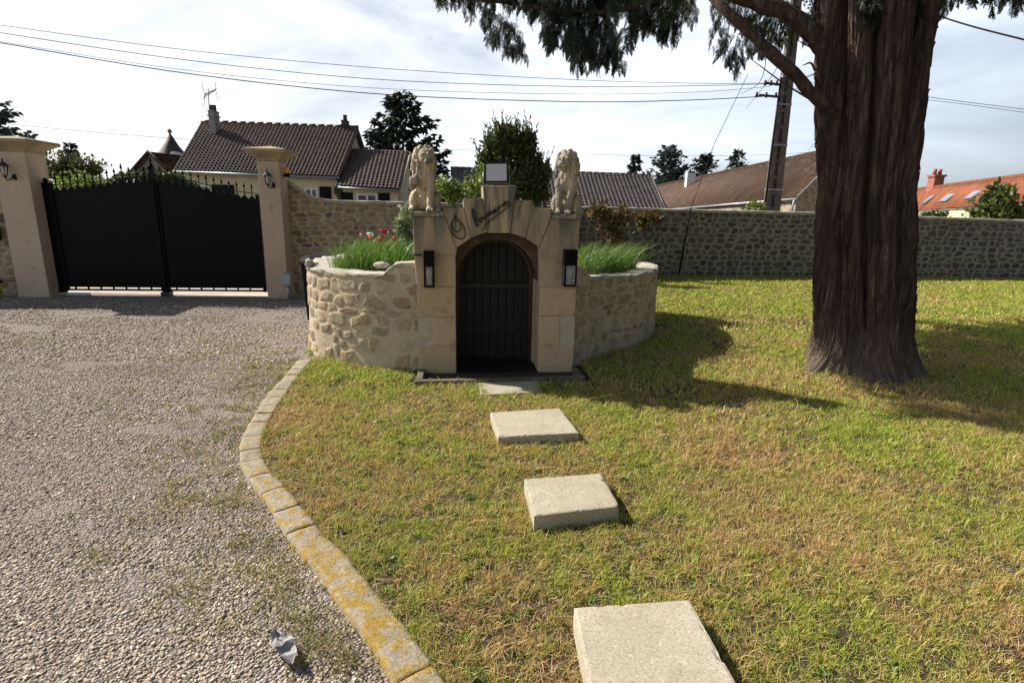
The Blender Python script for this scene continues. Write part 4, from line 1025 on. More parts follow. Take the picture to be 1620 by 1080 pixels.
# ================================================================== LION STATUES
def lion(base, label, facing, raised, head_turn, scale):
    t_ = thing('lion_statue', label, 'statue', base, 'seated stone lions on the entrance piers')
    RZl = Matrix.Rotation(facing, 3, 'Z')
    pb = MB(); pb.box((base[0], base[1], base[2] + 0.02), (0.27, 0.40, 0.04), RZl); pl = pb.build('plinth', M['statue_stone'], t_, 0.008)
    m = MB(); k = scale
    def cap(a, b, ra_, rb_):
        a, b = Vector(a), Vector(b)
        for i in range(9):
            f = i / 8; m.ball(tuple(a.lerp(b, f)), ra_ + (rb_ - ra_) * f, 12, 8)
    m.ball((0, 0.06, 0.11), (0.115, 0.13, 0.11)); cap((0, 0.07, 0.14), (0, -0.015, 0.36), 0.105, 0.095)
    m.ball((0, -0.055, 0.31), (0.085, 0.075, 0.11))
    for sx in (-1, 1):
        m.ball((sx * 0.105, 0.03, 0.105), (0.052, 0.105, 0.10)); cap((sx * 0.12, -0.02, 0.035), (sx * 0.125, -0.10, 0.025), 0.033, 0.03)
        for tt in (-1, 0, 1): m.ball((sx * 0.125 + tt * 0.018, -0.132, 0.02), (0.012, 0.02, 0.017), 8, 6)
    for sx in (-1, 1):
        if raised and sx < 0:
            cap((-0.075, -0.06, 0.32), (-0.105, -0.15, 0.245), 0.045, 0.036); cap((-0.105, -0.15, 0.245), (-0.10, -0.175, 0.285), 0.036, 0.04); m.ball((-0.10, -0.18, 0.29), (0.042, 0.038, 0.042))
        else:
            cap((sx * 0.066, -0.07, 0.31), (sx * 0.052, -0.125, 0.16), 0.047, 0.036); cap((sx * 0.052, -0.125, 0.16), (sx * 0.05, -0.135, 0.04), 0.036, 0.032)
            m.ball((sx * 0.05, -0.16, 0.026), (0.038, 0.05, 0.027))
            for tt in (-1, 0, 1): m.ball((sx * 0.05 + tt * 0.021, -0.2, 0.021), (0.014, 0.022, 0.019), 8, 6)
    # tail along the side
    cap((0.09, 0.16, 0.04), (0.15, 0.06, 0.025), 0.022, 0.018); m.ball((0.155, 0.02, 0.03), (0.025, 0.045, 0.024))
    # mane body
    m.ball((0, -0.005, 0.46), (0.108, 0.105, 0.145)); m.ball((0, 0.02, 0.37), (0.105, 0.095, 0.14)); m.ball((0, -0.065, 0.35), (0.085, 0.06, 0.11))
    nb = len(m.v)
    H = Matrix.Rotation(head_turn, 3, 'Z'); hc = Vector((0, -0.05, 0.50))
    def hb(c, r): q = hc + H @ Vector(c); m.ball(tuple(q), r, 12, 8, H)
    hb((0, -0.035, 0.01), (0.072, 0.068, 0.085)); hb((0, -0.098, -0.028), (0.040, 0.045, 0.036)); hb((0, -0.085, -0.068), (0.032, 0.036, 0.022))
    hb((0, -0.088, 0.012), (0.020, 0.04, 0.045)); hb((0, -0.135, -0.012), (0.021, 0.014, 0.014))
    for sx in (-1, 1):
        hb((sx * 0.034, -0.088, 0.034), (0.026, 0.02, 0.013)); hb((sx * 0.045, -0.075, -0.02), (0.028, 0.03, 0.03)); hb((sx * 0.022, -0.118, -0.035), (0.022, 0.024, 0.02)); hb((sx * 0.072, 0.01, 0.05), (0.018, 0.016, 0.018))
    # mane locks
    rr = random.Random(4)
    for i in range(120):
        a = rr.uniform(-math.pi, math.pi); zz = rr.uniform(0.24, 0.595); w = math.sqrt(max(0.05, 1 - ((zz - 0.43) / 0.18) ** 2)) if zz > 0.43 else 1 - (0.43 - zz) * 1.3
        x, y = 0.108 * w * math.sin(a), -0.006 - 0.105 * w * math.cos(a)
        if abs(a - head_turn) < 0.62 and 0.42 < zz < 0.56: continue
        l = rr.uniform(0.03, 0.055)
        cap((x, y, zz + l * 0.4), (x * 1.12 + rr.uniform(-.014, .014), y * 1.12 - 0.006, zz - l), rr.uniform(0.015, 0.024), 0.007)
    me = bpy.data.meshes.new('tmp'); me.from_pydata(m.v, [], m.f); me.update()
    tmp = bpy.data.objects.new('tmp', me); C.objects.link(tmp)
    md = tmp.modifiers.new('r', 'REMESH'); md.mode = 'VOXEL'; md.voxel_size = 0.0052; md.use_smooth_shade = True
    sm = tmp.modifiers.new('s', 'SMOOTH'); sm.iterations = 1; sm.factor = 0.4
    dg = bpy.context.evaluated_depsgraph_get(); me2 = bpy.data.meshes.new_from_object(tmp.evaluated_get(dg))
    bpy.data.objects.remove(tmp)
    co = np.zeros(len(me2.vertices) * 3); me2.vertices.foreach_get('co', co); co = co.reshape(-1, 3)
    nn = np.zeros_like(co).ravel(); me2.vertices.foreach_get('normal', nn); nn = nn.reshape(-1, 3)
    dd = np.array([mnoise.noise(Vector(p) * 26) * 0.006 + mnoise.noise(Vector(p) * 60) * 0.003 for p in co])
    co = co + nn * dd[:, None]
    Rm = np.array(RZl); co = (co * k) @ Rm.T; co[:, 2] += 0.036
    me2.vertices.foreach_set('co', co.astype(np.float32).ravel()); me2.name = 'lion_body'
    me2.polygons.foreach_set('use_smooth', np.ones(len(me2.polygons), bool)); me2.update()
    while me2.materials: me2.materials.pop()
    link('body', me2, M['statue_stone'], t_)
pt = F2(680, 342.5)[1]; pt2 = F2(895, 346.4)[1]
cL = fxyz(F2(671, 340)[0], pt, -0.17); cR = fxyz(F2(900, 344)[0], pt2, -0.17)
lion(cL, 'left stone lion sitting on the pier with one forepaw raised, its face worn smooth', R(8), True, R(22), 0.97)
lion(cR, 'right stone lion sitting on the pier with both forepaws down, muzzle turned left', R(-14), False, R(-14), 0.97)

# ================================================================== STEPPING STONES
SL = [([(757, 603), (852, 598), (859, 619), (760, 624)], 0.02, 'thin pale slab lying at the foot of the stone surround, half in shade'),
      ([(775, 652), (885, 645), (916, 684), (788, 690)], 0.07, 'pitted square slab second from the cellar door, with tufts along its front edge'),
      ([(829, 757), (950, 748), (980, 800), (845, 815)], 0.09, 'thick square slab in the middle of the lawn, third from the cellar door'),
      ([(908, 960), (1090, 948), (1178, 1104), (938, 1115)], 0.10, 'large square slab nearest the camera with a white spot on it')]
slab_polys = []
for px, zt, lab in SL:
    q = [G(x, y, zt)[:2] for x, y in px]; slab_polys.append(q)
    m = MB(); c4 = [np.array(p) for p in q]; V, F = [], []
    tt = np.concatenate([[0, 0.008, 0.022, 0.045], np.linspace(0.075, 0.925, 26), [0.955, 0.978, 0.992, 1]]); n_ = len(tt) - 1
    for a in tt:
        for b in tt:
            p = (c4[0] * (1 - a) + c4[1] * a) * (1 - b) + (c4[3] * (1 - a) + c4[2] * a) * b
            e = min(a, 1 - a, b, 1 - b)
            chip = float(sstep(0.60, 0.75, fbm(np.array(p[0] * 17 + zt * 90), np.array(p[1] * 17), 3)))
            z = zt - 0.003 * (1 - float(sstep(0, 0.02, np.array(e)))) - 0.008 * chip * (1 - float(sstep(0.0, 0.05, np.array(e)))) + 0.004 * (fbm(np.array(p[0] * 20), np.array(p[1] * 20), 4) - 0.5)
            p = p + (p - sum(c4) / 4) * (0.014 * (fbm(np.array(p[0] * 9), np.array(p[1] * 9 + zt * 50), 3) - 0.5) - 0.008 * chip) * (1 - float(sstep(0, 0.06, np.array(e))))
            V.append((p[0], p[1], float(z)))
    F = [(i * (n_ + 1) + j, i * (n_ + 1) + j + 1, (i + 1) * (n_ + 1) + j + 1, (i + 1) * (n_ + 1) + j) for i in range(n_) for j in range(n_)]
    rim = [j for j in range(n_ + 1)] + [i * (n_ + 1) + n_ for i in range(1, n_ + 1)] + [n_ * (n_ + 1) + j for j in range(n_ - 1, -1, -1)] + [i * (n_ + 1) for i in range(n_ - 1, 0, -1)]
    b = len(V)
    for k in rim: V.append((V[k][0], V[k][1], -0.05))
    for k in range(len(rim)): F.append((rim[k], rim[(k + 1) % len(rim)], b + (k + 1) % len(rim), b + k))
    m.add(V, F, False); tag(m.build('stepping_stone', M['slab_stone']), lab, 'slab', 'square stepping stones across the lawn')

# ================================================================== WHEELIE BIN
q = P(511, 430, 7.9); bx, by = q[0], 7.95; bh = P(503, 402, 7.9)[2]
bn = thing('wheelie_bin', 'black wheelie bin with rounded lid behind the left end of the bed wall', 'bin', (bx, by, -0.03))
m = MB(); m.box((bx, by, bh / 2 - 0.06), (0.40, 0.48, bh - 0.12), None, 1.14); m.build('body', M['black_plastic'], bn, 0.02)
m = MB(); V = []
for i in range(9):
    f = i / 8; zz = bh - 0.085 + 0.085 * math.sin(math.pi * min(f, 0.97) * 0.9 + 0.15)
    for x, z2 in ((-0.25, -0.07), (-0.235, -0.012), (-0.1, 0.012), (0.1, 0.012), (0.235, -0.012), (0.25, -0.07)): V.append((bx + x, by - 0.31 + 0.62 * f, zz + z2))
m.add(V, [(i * 6 + k, i * 6 + k + 1, i * 6 + 7 + k, i * 6 + 6 + k) for i in range(8) for k in range(5)], True); m.build('lid', M['black_plastic'], bn)
m = MB(); m.tube([(bx - 0.22, by + 0.31, bh - 0.12), (bx + 0.22, by + 0.31, bh - 0.12)], 0.016, 6); m.build('handle', M['black_plastic'], bn)
for sx in (-1, 1):
    m = MB(); m.tube([(bx + sx * 0.20, by + 0.24, 0.06), (bx + sx * 0.25, by + 0.24, 0.06)], 0.09, 14); m.build('wheel', M['black_plastic'], bn)

# ================================================================== FOLIAGE MACHINERY
def leaves(pts, size, rng, elong=1.8, dirs=None, droop=0.0, cup=0.0):
    """one small four-sided leaf per point"""
    n = len(pts); pts = np.asarray(pts, float); size = np.broadcast_to(np.asarray(size, float), (n,))
    d = rng.normal(size=(n, 3)) if dirs is None else np.asarray(dirs, float) + rng.normal(size=(n, 3)) * 0.35
    d[:, 2] -= droop; d /= np.linalg.norm(d, axis=1)[:, None] + 1e-9
    a = np.cross(d, rng.normal(size=(n, 3))); a /= np.linalg.norm(a, axis=1)[:, None] + 1e-9
    L = (size * elong)[:, None]; w = (size * 0.5)[:, None]
    nrm = np.cross(d, a)
    v = np.stack([pts, pts + d * L * 0.45 + a * w + nrm * cup * w, pts + d * L, pts + d * L * 0.45 - a * w + nrm * cup * w], 1).reshape(-1, 3)
    f = (np.arange(n)[:, None] * 4 + np.arange(4)[None])
    return v, f
def merge(parts):
    V, F, b = [], [], 0
    for v, f in parts: V.append(v); F.append(f + b); b += len(v)
    return np.vstack(V), np.vstack(F)
def clumps(rng, n, c, rad, sub, sub_r, shell=0.55):
    """clustered points inside an ellipsoid, denser towards the shell"""
    d = rng.normal(size=(n, 3)); d /= np.linalg.norm(d, axis=1)[:, None]
    r = shell + (1 - shell) * rng.random(n) ** 0.7
    k = np.asarray(c) + d * r[:, None] * np.asarray(rad)
    out = np.repeat(k, sub, 0) + rng.normal(size=(n * sub, 3)) * sub_r
    return out
def bush(name, label, cat, base, lobes, mat, leafsize, nclump, sub, sub_r, seed, trunk=0.03, group=None, elong=1.8, shell=0.5, stems=5, droop=0.0, twigs=0, shoots=0):
    """lobes: list of (centre, radii); > crown, trunk"""
    rng = np.random.default_rng(seed)
    t_ = thing(name, label, cat, base, group)
    parts = []; tw = MB()
    for c, rad in lobes:
        p = clumps(rng, nclump, c, rad, sub, sub_r, shell); p = p[p[:, 2] > base[2] + 0.02]
        parts.append(leaves(p, leafsize * rng.uniform(0.6, 1.3, len(p)), rng, elong, droop=droop))
        for k in range(stems):
            e = np.asarray(c) + rng.normal(size=3) * np.asarray(rad) * 0.45
            midp = (np.asarray(base) * 0.5 + e * 0.5) + rng.normal(size=3) * 0.06 * np.linalg.norm(e - np.asarray(base))
            tw.tube(spline([base, midp, e], 7), np.linspace(trunk, trunk * 0.25, 7), 5)
        for k in range(shoots):
            d = rng.normal(size=3); d[2] = abs(d[2]) * 0.8 + 0.15; d /= np.linalg.norm(d)
            a = np.asarray(c) + d * np.asarray(rad) * 0.8; up_ = np.array([d[0] * 0.35, d[1] * 0.35, 1.0]) + rng.normal(size=3) * 0.15
            n_ = 12; L_ = rng.uniform(0.15, 0.32); q = a + up_ * (L_ * np.linspace(0, 1, n_))[:, None]
            parts.append(leaves(q, leafsize * np.linspace(1.0, 0.55, n_), rng, elong, np.tile(up_, (n_, 1)) + rng.normal(size=(n_, 3)) * 0.5))
            tw.tube([a, a + up_ * L_], [trunk * 0.15, trunk * 0.06], 4)
        for k in range(twigs):
            d = rng.normal(size=3); d[2] = abs(d[2]); d /= np.linalg.norm(d)
            a = np.asarray(c) + d * np.asarray(rad) * 0.6; e = np.asarray(c) + d * np.asarray(rad) * 1.35
            tw.tube([a, (a + e) / 2 + rng.normal(size=3) * 0.02, e], [trunk * 0.2, trunk * 0.15, trunk * 0.08], 4)
    v, f = merge(parts)
    fobj('crown', v, f, M[mat], t_)
    tw.build('trunk', M['bark_plain'], t_)
    return t_
def conifer(name, label, base, h, r, mat, seed, group=None, dens=1.0, needle=0.06, up=0.15, whorls=26, bare=0.0, ragged=0.35, taper=1.0):
    """spire: whorls of sloping branches, each set with hanging needle tufts"""
    rng = np.random.default_rng(seed)
    t_ = thing(name, label, 'tree', base, group)
    base = np.asarray(base, float); pts, dirs = [], []; wd = MB()
    wd.tube([base + np.array([0, 0, h * k / 6]) for k in range(7)], np.linspace(h * 0.022, 0.012, 7), 7)
    for w in range(whorls):
        f = bare + (1 - bare) * (w + rng.random() * 0.6) / whorls
        z = h * f; rr = r * ((1 - f) ** taper) + 0.02 * r
        for b in range(int(rng.integers(5, 9))):
            a = rng.random() * 2 * math.pi; L = rr * (1 - ragged * rng.random())
            d = np.array([math.cos(a), math.sin(a), up - 0.25 * (1 - f) + rng.normal() * 0.08])
            n = max(4, int(L / needle * 1.3 * dens)); s = np.linspace(0.08, 1, n)
            p = base + np.array([0, 0, z]) + d * (L * s)[:, None]; p[:, 2] += 0.22 * L * s ** 2 * (0.6 + up)
            side = np.array([-math.sin(a), math.cos(a), 0])
            if L > 0.3 and b % 2 == 0: wd.tube([p[0], p[n // 2], p[-1]], [0.012 * h * 0.12, 0.007 * h * 0.12, 0.004], 4)
            for q in (-1, 0, 1):
                k = int(n * 0.9)
                sel = rng.integers(0, n, k * (2 if q == 0 else 1))
                wdt = (0.30 * L * (1.05 - s[sel]) * rng.random(len(sel)))[:, None]
                pts.append(p[sel] + side * q * wdt + rng.normal(size=(len(sel), 3)) * needle * 0.25)
                dirs.append(np.tile(d * 0.8 + side * q * 0.7, (len(sel), 1)))
    pts = np.vstack(pts); dirs = np.vstack(dirs)
    v, f = leaves(pts, needle * rng.uniform(0.5, 1.1, len(pts)), rng, 2.4, dirs, 0.35)
    fobj('crown', v, f, M[mat], t_); wd.build('trunk', M['bark_plain'], t_)
    return t_

# ================================================================== THE BIG CYPRESS ON THE LAWN
TB = np.array([3.80, 5.85, 0.0])
tree = thing('cypress_tree', 'huge old cypress with a fluted reddish trunk and dark drooping foliage on the lawn', 'tree', TB)
NA, NZ = 420, 420
th = np.linspace(0, 2 * math.pi, NA, endpoint=False); zz = np.concatenate([np.linspace(-0.06, 1.2, 180, endpoint=False), np.linspace(1.2, 9.5, NZ - 180)])
T_, Z_ = np.meshgrid(th, zz)
tw = T_ + 0.05 * np.sin(Z_ * 1.1) + 0.012 * Z_
rad = 0.45 + 0.05 * np.exp(-((Z_ - 0.9) / 0.6) ** 2) + 0.16 * np.exp(-np.clip(Z_, 0, 9) / 0.22) + 0.05 * np.clip(Z_ - 2.0, 0, 1.8) - 0.036 * np.clip(Z_ - 3.8, 0, 9)
# fused stems: lobes at fixed directions (direction -90 deg faces the camera)
lob = np.zeros_like(rad)
for a0, wd_, am in ((-2.98, 0.27, 0.20), (-2.32, 0.24, 0.17), (-1.62, 0.34, 0.23), (-0.95, 0.28, 0.15), (-0.25, 0.30, 0.12), (0.5, 0.4, 0.12), (1.5, 0.4, 0.1), (2.4, 0.35, 0.14)):
    dd = (tw - a0 + math.pi) % (2 * math.pi) - math.pi
    lob += am * np.exp(-(dd / wd_) ** 2)
grv = np.zeros_like(rad)
for a0, wd_, am, z0, z1 in ((-2.66, 0.10, 0.32, 0.75, 9), (-2.0, 0.06, 0.20, 0.45, 9), (-1.27, 0.06, 0.17, 0.9, 9), (-2.33, 0.035, 0.05, 0.2, 1.6), (-1.72, 0.035, 0.05, 0.6, 9), (-0.6, 0.06, 0.1, 0.9, 9), (0.15, 0.1, 0.1, 0, 9), (1.0, 0.1, 0.12, 0, 9), (2.0, 0.1, 0.12, 0, 9)):
    dd = (tw - a0 - 0.03 * np.sin(Z_ * 3) + math.pi) % (2 * math.pi) - math.pi
    grv += am * np.exp(-(dd / wd_) ** 2) * sstep(z0 - 0.3, z0 + 0.4, Z_) * sstep(z1 + .1, z1 - .3, Z_)
U_, Vv = tw * 7, Z_ * 1.1
strip = np.abs(fbm(U_ * 1.5 + 1.1 * fbm(U_ * .3, Vv * 1.4, 3), Vv * 0.8, 5) - 0.5) * 2
fine = fbm(U_ * 5, Vv * 1.3, 3) - 0.5
flaky = sstep(0.52, 0.66, fbm(U_ * 2.2 + 9, Vv * 1.2, 4))
root = np.zeros_like(rad)
for a0, wd_, am in ((-2.7, 0.20, 0.46), (-1.9, 0.24, 0.34), (-1.35, 0.16, 0.12), (-0.6, 0.25, 0.14), (0.2, 0.3, 0.2), (1.6, 0.4, 0.2)):
    dd = (T_ - a0 + math.pi) % (2 * math.pi) - math.pi
    root += am * np.exp(-(dd / wd_) ** 2) * np.exp(-np.clip(Z_, 0, 9) / 0.17)
rad = rad + lob - grv + root + 0.085 * (strip - 0.4) + 0.045 * fine + 0.03 * flaky
rad = rad * np.clip(1 - 0.09 * np.clip(Z_ - 5, 0, 5), 0.3, 1)
lean = np.stack([-0.13 * Z_, 0.0 * Z_], -1)
rad = rad * 0.76
X_ = TB[0] + lean[..., 0] + rad * np.cos(T_); Y_ = TB[1] + 0.92 * rad * np.sin(T_)
V = np.stack([X_, Y_, Z_], -1).reshape(-1, 3)
i, j = np.meshgrid(np.arange(NZ - 1), np.arange(NA), indexing='ij'); a = i * NA + j; b = i * NA + (j + 1) % NA
F = np.stack([a, b, b + NA, a + NA], -1).reshape(-1, 4)
# peeling strips of bark
rgs = np.random.default_rng(77); sV, sF, nb_ = [V], [F], len(V)
def trunk_pt(t_, z_, lift):
    ai = int((t_ % (2 * math.pi)) / (2 * math.pi) * NA) % NA; zi = int(np.clip(np.searchsorted(zz, z_), 0, NZ - 1)); r_ = rad[zi, ai] + lift
    return np.array([TB[0] + lean[zi, ai, 0] + r_ * math.cos(t_), TB[1] + 0.92 * r_ * math.sin(t_), z_])
for k in range(1500):
    t0 = rgs.uniform(-3.9, -0.3); z0 = 0.08 + 3.9 * rgs.random() ** 1.15; L_ = rgs.uniform(0.12, 0.55); w_ = rgs.uniform(0.006, 0.024); n_ = 9; sl = rgs.normal() * 0.05
    l0, l1 = rgs.uniform(0.002, 0.008), rgs.uniform(0.0, 0.022) * (rgs.random() < 0.4); fl = rgs.random() < 0.5
    rows = []
    for i in range(n_):
        f_ = i / (n_ - 1); ta = t0 + sl * f_ + 0.012 * math.sin(f_ * 5 + k); ww = w_ * (0.35 + math.sin(math.pi * min(0.98, max(0.02, f_))) ** 0.5) / 0.55
        lift = l0 + l1 * ((1 - f_) if fl else f_) ** 2
        rows += [trunk_pt(ta - ww / 2, z0 + L_ * f_, lift * 0.5), trunk_pt(ta, z0 + L_ * f_, lift + 0.006), trunk_pt(ta + ww / 2, z0 + L_ * f_, lift * 0.5)]
    r_ = np.array(rows).reshape(n_, 3, 3); kk = np.array([.25, .5, .25]); r2 = r_.copy(); r2[1:-1] = (r_[:-2] + 2 * r_[1:-1] + r_[2:]) / 4
    sV.append(r2.reshape(-1, 3)); ii = np.arange(n_ - 1)[:, None] * 3 + np.arange(2)[None]; ii = ii.ravel() + nb_
    sF.append(np.stack([ii, ii + 1, ii + 4, ii + 3], 1)); nb_ += n_ * 3
fobj('trunk', np.vstack(sV), np.vstack(sF), M['bark'], tree, True)
def bough(pts, r0, r1, n=26, seed=0):
    q = spline(pts, n); rg = np.random.default_rng(seed)
    q = q + rg.normal(size=q.shape) * 0.006
    m = MB(); m.tube(q, np.linspace(r0, r1, n) * (1 + 0.08 * rg.normal(size=n)), 10); return m.build('branch', M['bark'], tree), q
Yb = 5.75
B1 = [P(1345, 205, 5.95), P(1305, 168, 5.7), P(1255, 118, 5.6), P(1205, 70, 5.6), P(1150, 18, 5.65), P(1110, -25, 5.8), P(1060, -70, 6.0)]
br1, q1 = bough(B1, 0.066, 0.036, 30, 1)
B2 = [P(1340, 130, 5.9), P(1300, 70, 5.8), P(1250, 25, 5.8), P(1190, 0, 5.9), P(1120, -22, 6.1), P(1040, -40, 6.3), P(960, -48, 6.5)]
br2, q2 = bough(B2, 0.105, 0.04, 30, 2)
B3 = [P(1330, -60, 6.0), P(1230, -80, 6.2), P(1100, -95, 6.5), P(960, -90, 6.8), P(840, -70, 7.0), P(750, -35, 7.1), P(690, -8, 7.2)]
br3, q3 = bough(B3, 0.10, 0.02, 34, 3)
B4 = [P(1110, -30, 6.1), P(1000, 12, 6.3), P(930, 18, 6.45), P(870, 14, 6.55), P(800, 5, 6.7), P(730, -2, 6.8)]
br4, q4 = bough(B4, 0.035, 0.012, 26, 4)
B5 = [P(1440, -60, 6.2), P(1500, -110, 6.3), P(1580, -90, 6.5), P(1680, -60, 6.8), P(1790, -30, 7.0)]
br5, q5 = bough(B5, 0.09, 0.03, 22, 5)
# dead twigs and stubs near the fork
m = MB(); rg = np.random.default_rng(8)
for (x, y), (x2, y2), r0 in (((1300, 168), (1190, 95), .012), ((1290, 112), (1270, 104), .014), ((1292, 84), (1258, 62), .010), ((1296, 78), (1268, 70), .012), ((1296, 112), (1236, 128), .006), ((1300, 190), (1288, 212), .004), ((1303, 215), (1278, 240), .003), ((1215, 75), (1170, 150), .005), ((1235, 95), (1180, 172), .004), ((1150, 20), (1108, 92), .004), ((1305, 270), (1296, 292), .003)):
    a, b = P(x, y, 5.66), P(x2, y2, 5.5 + rg.random() * 0.3); md_ = (a + b) / 2 + rg.normal(size=3) * 0.04
    m = MB(); m.tube(spline([a, md_, b], 9), np.linspace(r0, r0 * 0.3, 9), 5); m.build('dead_twig', M['bark_plain'], tree)

# a cypress spray: a hanging feather of scale-leaf branchlets
def make_spray(rng, L=0.34):
    V, F = [], []
    def quad(p, d, l, w, nrm):
        s_ = np.cross(d, nrm); s_ /= np.linalg.norm(s_) + 1e-9; b = len(V)
        V.extend([p, p + d * l * 0.4 + s_ * w, p + d * l, p + d * l * 0.4 - s_ * w]); F.append((b, b + 1, b + 2, b + 3))
    n = 15; bend = rng.normal() * 0.25
    for i in range(n):
        f = i / (n - 1); p = np.array([bend * L * f * f, 0.10 * L * math.sin(f * 2.2), -L * f])
        nrm = np.array([0.2 * rng.normal(), 1.0, 0.25 * rng.normal()]); nrm /= np.linalg.norm(nrm)
        for sd in (-1, 1):
            l = L * (0.42 * (1 - f) ** 0.8 + 0.10) * rng.uniform(0.7, 1.15)
            d = np.array([sd * (0.75 - 0.3 * f), 0.25 * rng.normal(), -0.75 - 0.4 * f]); d /= np.linalg.norm(d)
            quad(p, d, l, 0.0042, nrm)
            for k in range(4):
                g_ = 0.15 + 0.2 * k; q = p + d * l * g_
                for s2 in (-1, 1):
                    d2 = d + np.array([s2 * 0.55 * -d[2], 0.2 * rng.normal(), s2 * 0.55 * d[0]]) ; d2 /= np.linalg.norm(d2)
                    quad(q, d2, l * (0.42 - 0.07 * k) * rng.uniform(0.7, 1.25), 0.0040, nrm)
        d = np.array([0, 0, -1.0]); quad(p, d, L / n * 2.0, 0.005, nrm)
    return np.array(V), np.array(F)
rng = np.random.default_rng(21)
sprays = [make_spray(rng) for _ in range(7)]
sv, sf, nb = [], [], 0
def put_spray(p, sc):
    global nb
    v, f = sprays[int(rng.integers(0, 7))]
    a = rng.random() * 2 * math.pi; ti = rng.normal() * 0.35; ca, sa = math.cos(a), math.sin(a); ct_, st_ = math.cos(ti), math.sin(ti)
    Rm = np.array([[ca, -sa, 0], [sa, ca, 0], [0, 0, 1]]) @ np.array([[ct_, 0, st_], [0, 1, 0], [-st_, 0, ct_]])
    w = (v * sc) @ Rm.T + p
    sv.append(w); sf.append(f + nb); nb += len(w)
# hanging clusters: centre and half size in photo pixels, distance, number of sprays
def cluster(cx, cy, rx, ry, Yd, n, s0, s1, dY=0.22):
    for k in range(n):
        r_, a_ = math.sqrt(rng.random()), rng.random() * 2 * math.pi
        x, y, Y = cx + rx * r_ * math.cos(a_), cy + ry * r_ * math.sin(a_), Yd + rng.normal() * dY
        sc = rng.uniform(s0, s1); put_spray(P(x, y - sc * 0.17 * 880 / Y, Y), sc)
for c in ((715, -6, 34, 12, 7.1, 34, .3, .55), (742, 20, 12, 14, 7.05, 10, .3, .5), (770, 22, 16, 22, 7.0, 22, .3, .55), (790, 48, 18, 26, 6.95, 34, .3, .55), (814, 66, 16, 26, 6.9, 34, .3, .5), (826, 84, 10, 14, 6.9, 14, .3, .45), (776, 58, 10, 14, 6.95, 10, .28, .4),
          (760, -22, 60, 18, 7.0, 60, .4, .75), (815, -10, 34, 26, 6.9, 50, .4, .7), (838, 12, 14, 22, 6.85, 16, .3, .5), (850, 24, 12, 16, 6.8, 10, .3, .42),
          (868, 60, 10, 16, 6.75, 14, .3, .5), (888, 46, 26, 34, 6.7, 66, .35, .65), (920, 66, 26, 36, 6.6, 76, .35, .65), (918, 100, 14, 16, 6.6, 22, .3, .5), (950, 70, 26, 34, 6.6, 70, .35, .65), (976, 94, 12, 24, 6.55, 30, .3, .5), (990, 66, 10, 16, 6.5, 14, .3, .45), (930, -6, 90, 40, 6.7, 170, .45, .85),
          (1010, 44, 22, 24, 6.45, 40, .35, .6), (1040, 38, 22, 26, 6.4, 44, .35, .6), (1066, 46, 14, 22, 6.35, 30, .3, .5), (1040, -10, 60, 30, 6.4, 90, .4, .8), (1090, 20, 12, 22, 6.3, 16, .3, .5), (700, 2, 14, 8, 7.1, 8, .28, .4),
          (1134, 60, 12, 24, 6.4, 18, .28, .45), (1154, 80, 16, 24, 6.5, 30, .28, .45), (1166, 104, 10, 18, 6.5, 16, .25, .42), (1196, 66, 28, 20, 6.6, 36, .28, .5), (1232, 50, 28, 22, 6.6, 40, .3, .5), (1276, 42, 26, 22, 6.5, 34, .3, .5), (1200, 20, 70, 26, 6.5, 90, .35, .6), (1215, 84, 8, 8, 6.5, 6, .2, .32), (1300, 30, 16, 22, 6.4, 16, .3, .5)):
    cluster(*c)
prof3 = [(1488, 12), (1500, 40), (1512, 14), (1560, 4), (1580, 14), (1600, 28), (1620, 22), (1680, 30), (1760, 40)]
px_, py_ = np.array([p[0] for p in prof3]), np.array([p[1] for p in prof3])
for k in range(330):
    x = rng.uniform(1490, 1760); yb = np.interp(x, px_, py_); Yd = rng.uniform(5.9, 7.2)
    sc = rng.uniform(0.4, 0.8); y = yb - sc * 0.34 * 880 / Yd - abs(rng.normal()) * 60
    put_spray(P(x, y, Yd), sc)
for k in range(26): put_spray(P(rng.uniform(1355, 1470), rng.uniform(-35, 12), 5.35 + rng.random() * 0.2), rng.uniform(0.5, 0.8))
# the broad skirt of the crown above the picture, which shades the lawn to the right of the trunk
shade = [G(x, y)[:2] for x, y in ((1478, 500), (1560, 485), (1800, 490), (1800, 730), (1660, 700), (1540, 672), (1420, 648), (1400, 625), (1480, 600))]
n_sk = 0
for k in range(9000):
    if n_sk >= 520: break
    gx_, gy_ = rng.uniform(2.5, 9), rng.uniform(3, 9.5)
    if not inpoly(np.array([gx_]), np.array([gy_]), shade)[0]: continue
    z = rng.uniform(4.7, 6.6); p = np.array([gx_ - 1.09 * z, gy_ + 0.49 * z, z]); d = p - O0
    if math.hypot(p[0] - TB[0], p[1] - TB[1]) > 6.2: continue
    b = (d[2] * math.cos(PITCH) + d[1] * math.sin(PITCH)) / (d[1] * math.cos(PITCH) - d[2] * math.sin(PITCH))
    if 540 - b * FPX > -40: continue
    put_spray(p, rng.uniform(1.2, 1.9)); n_sk += 1
print('skirt', n_sk)
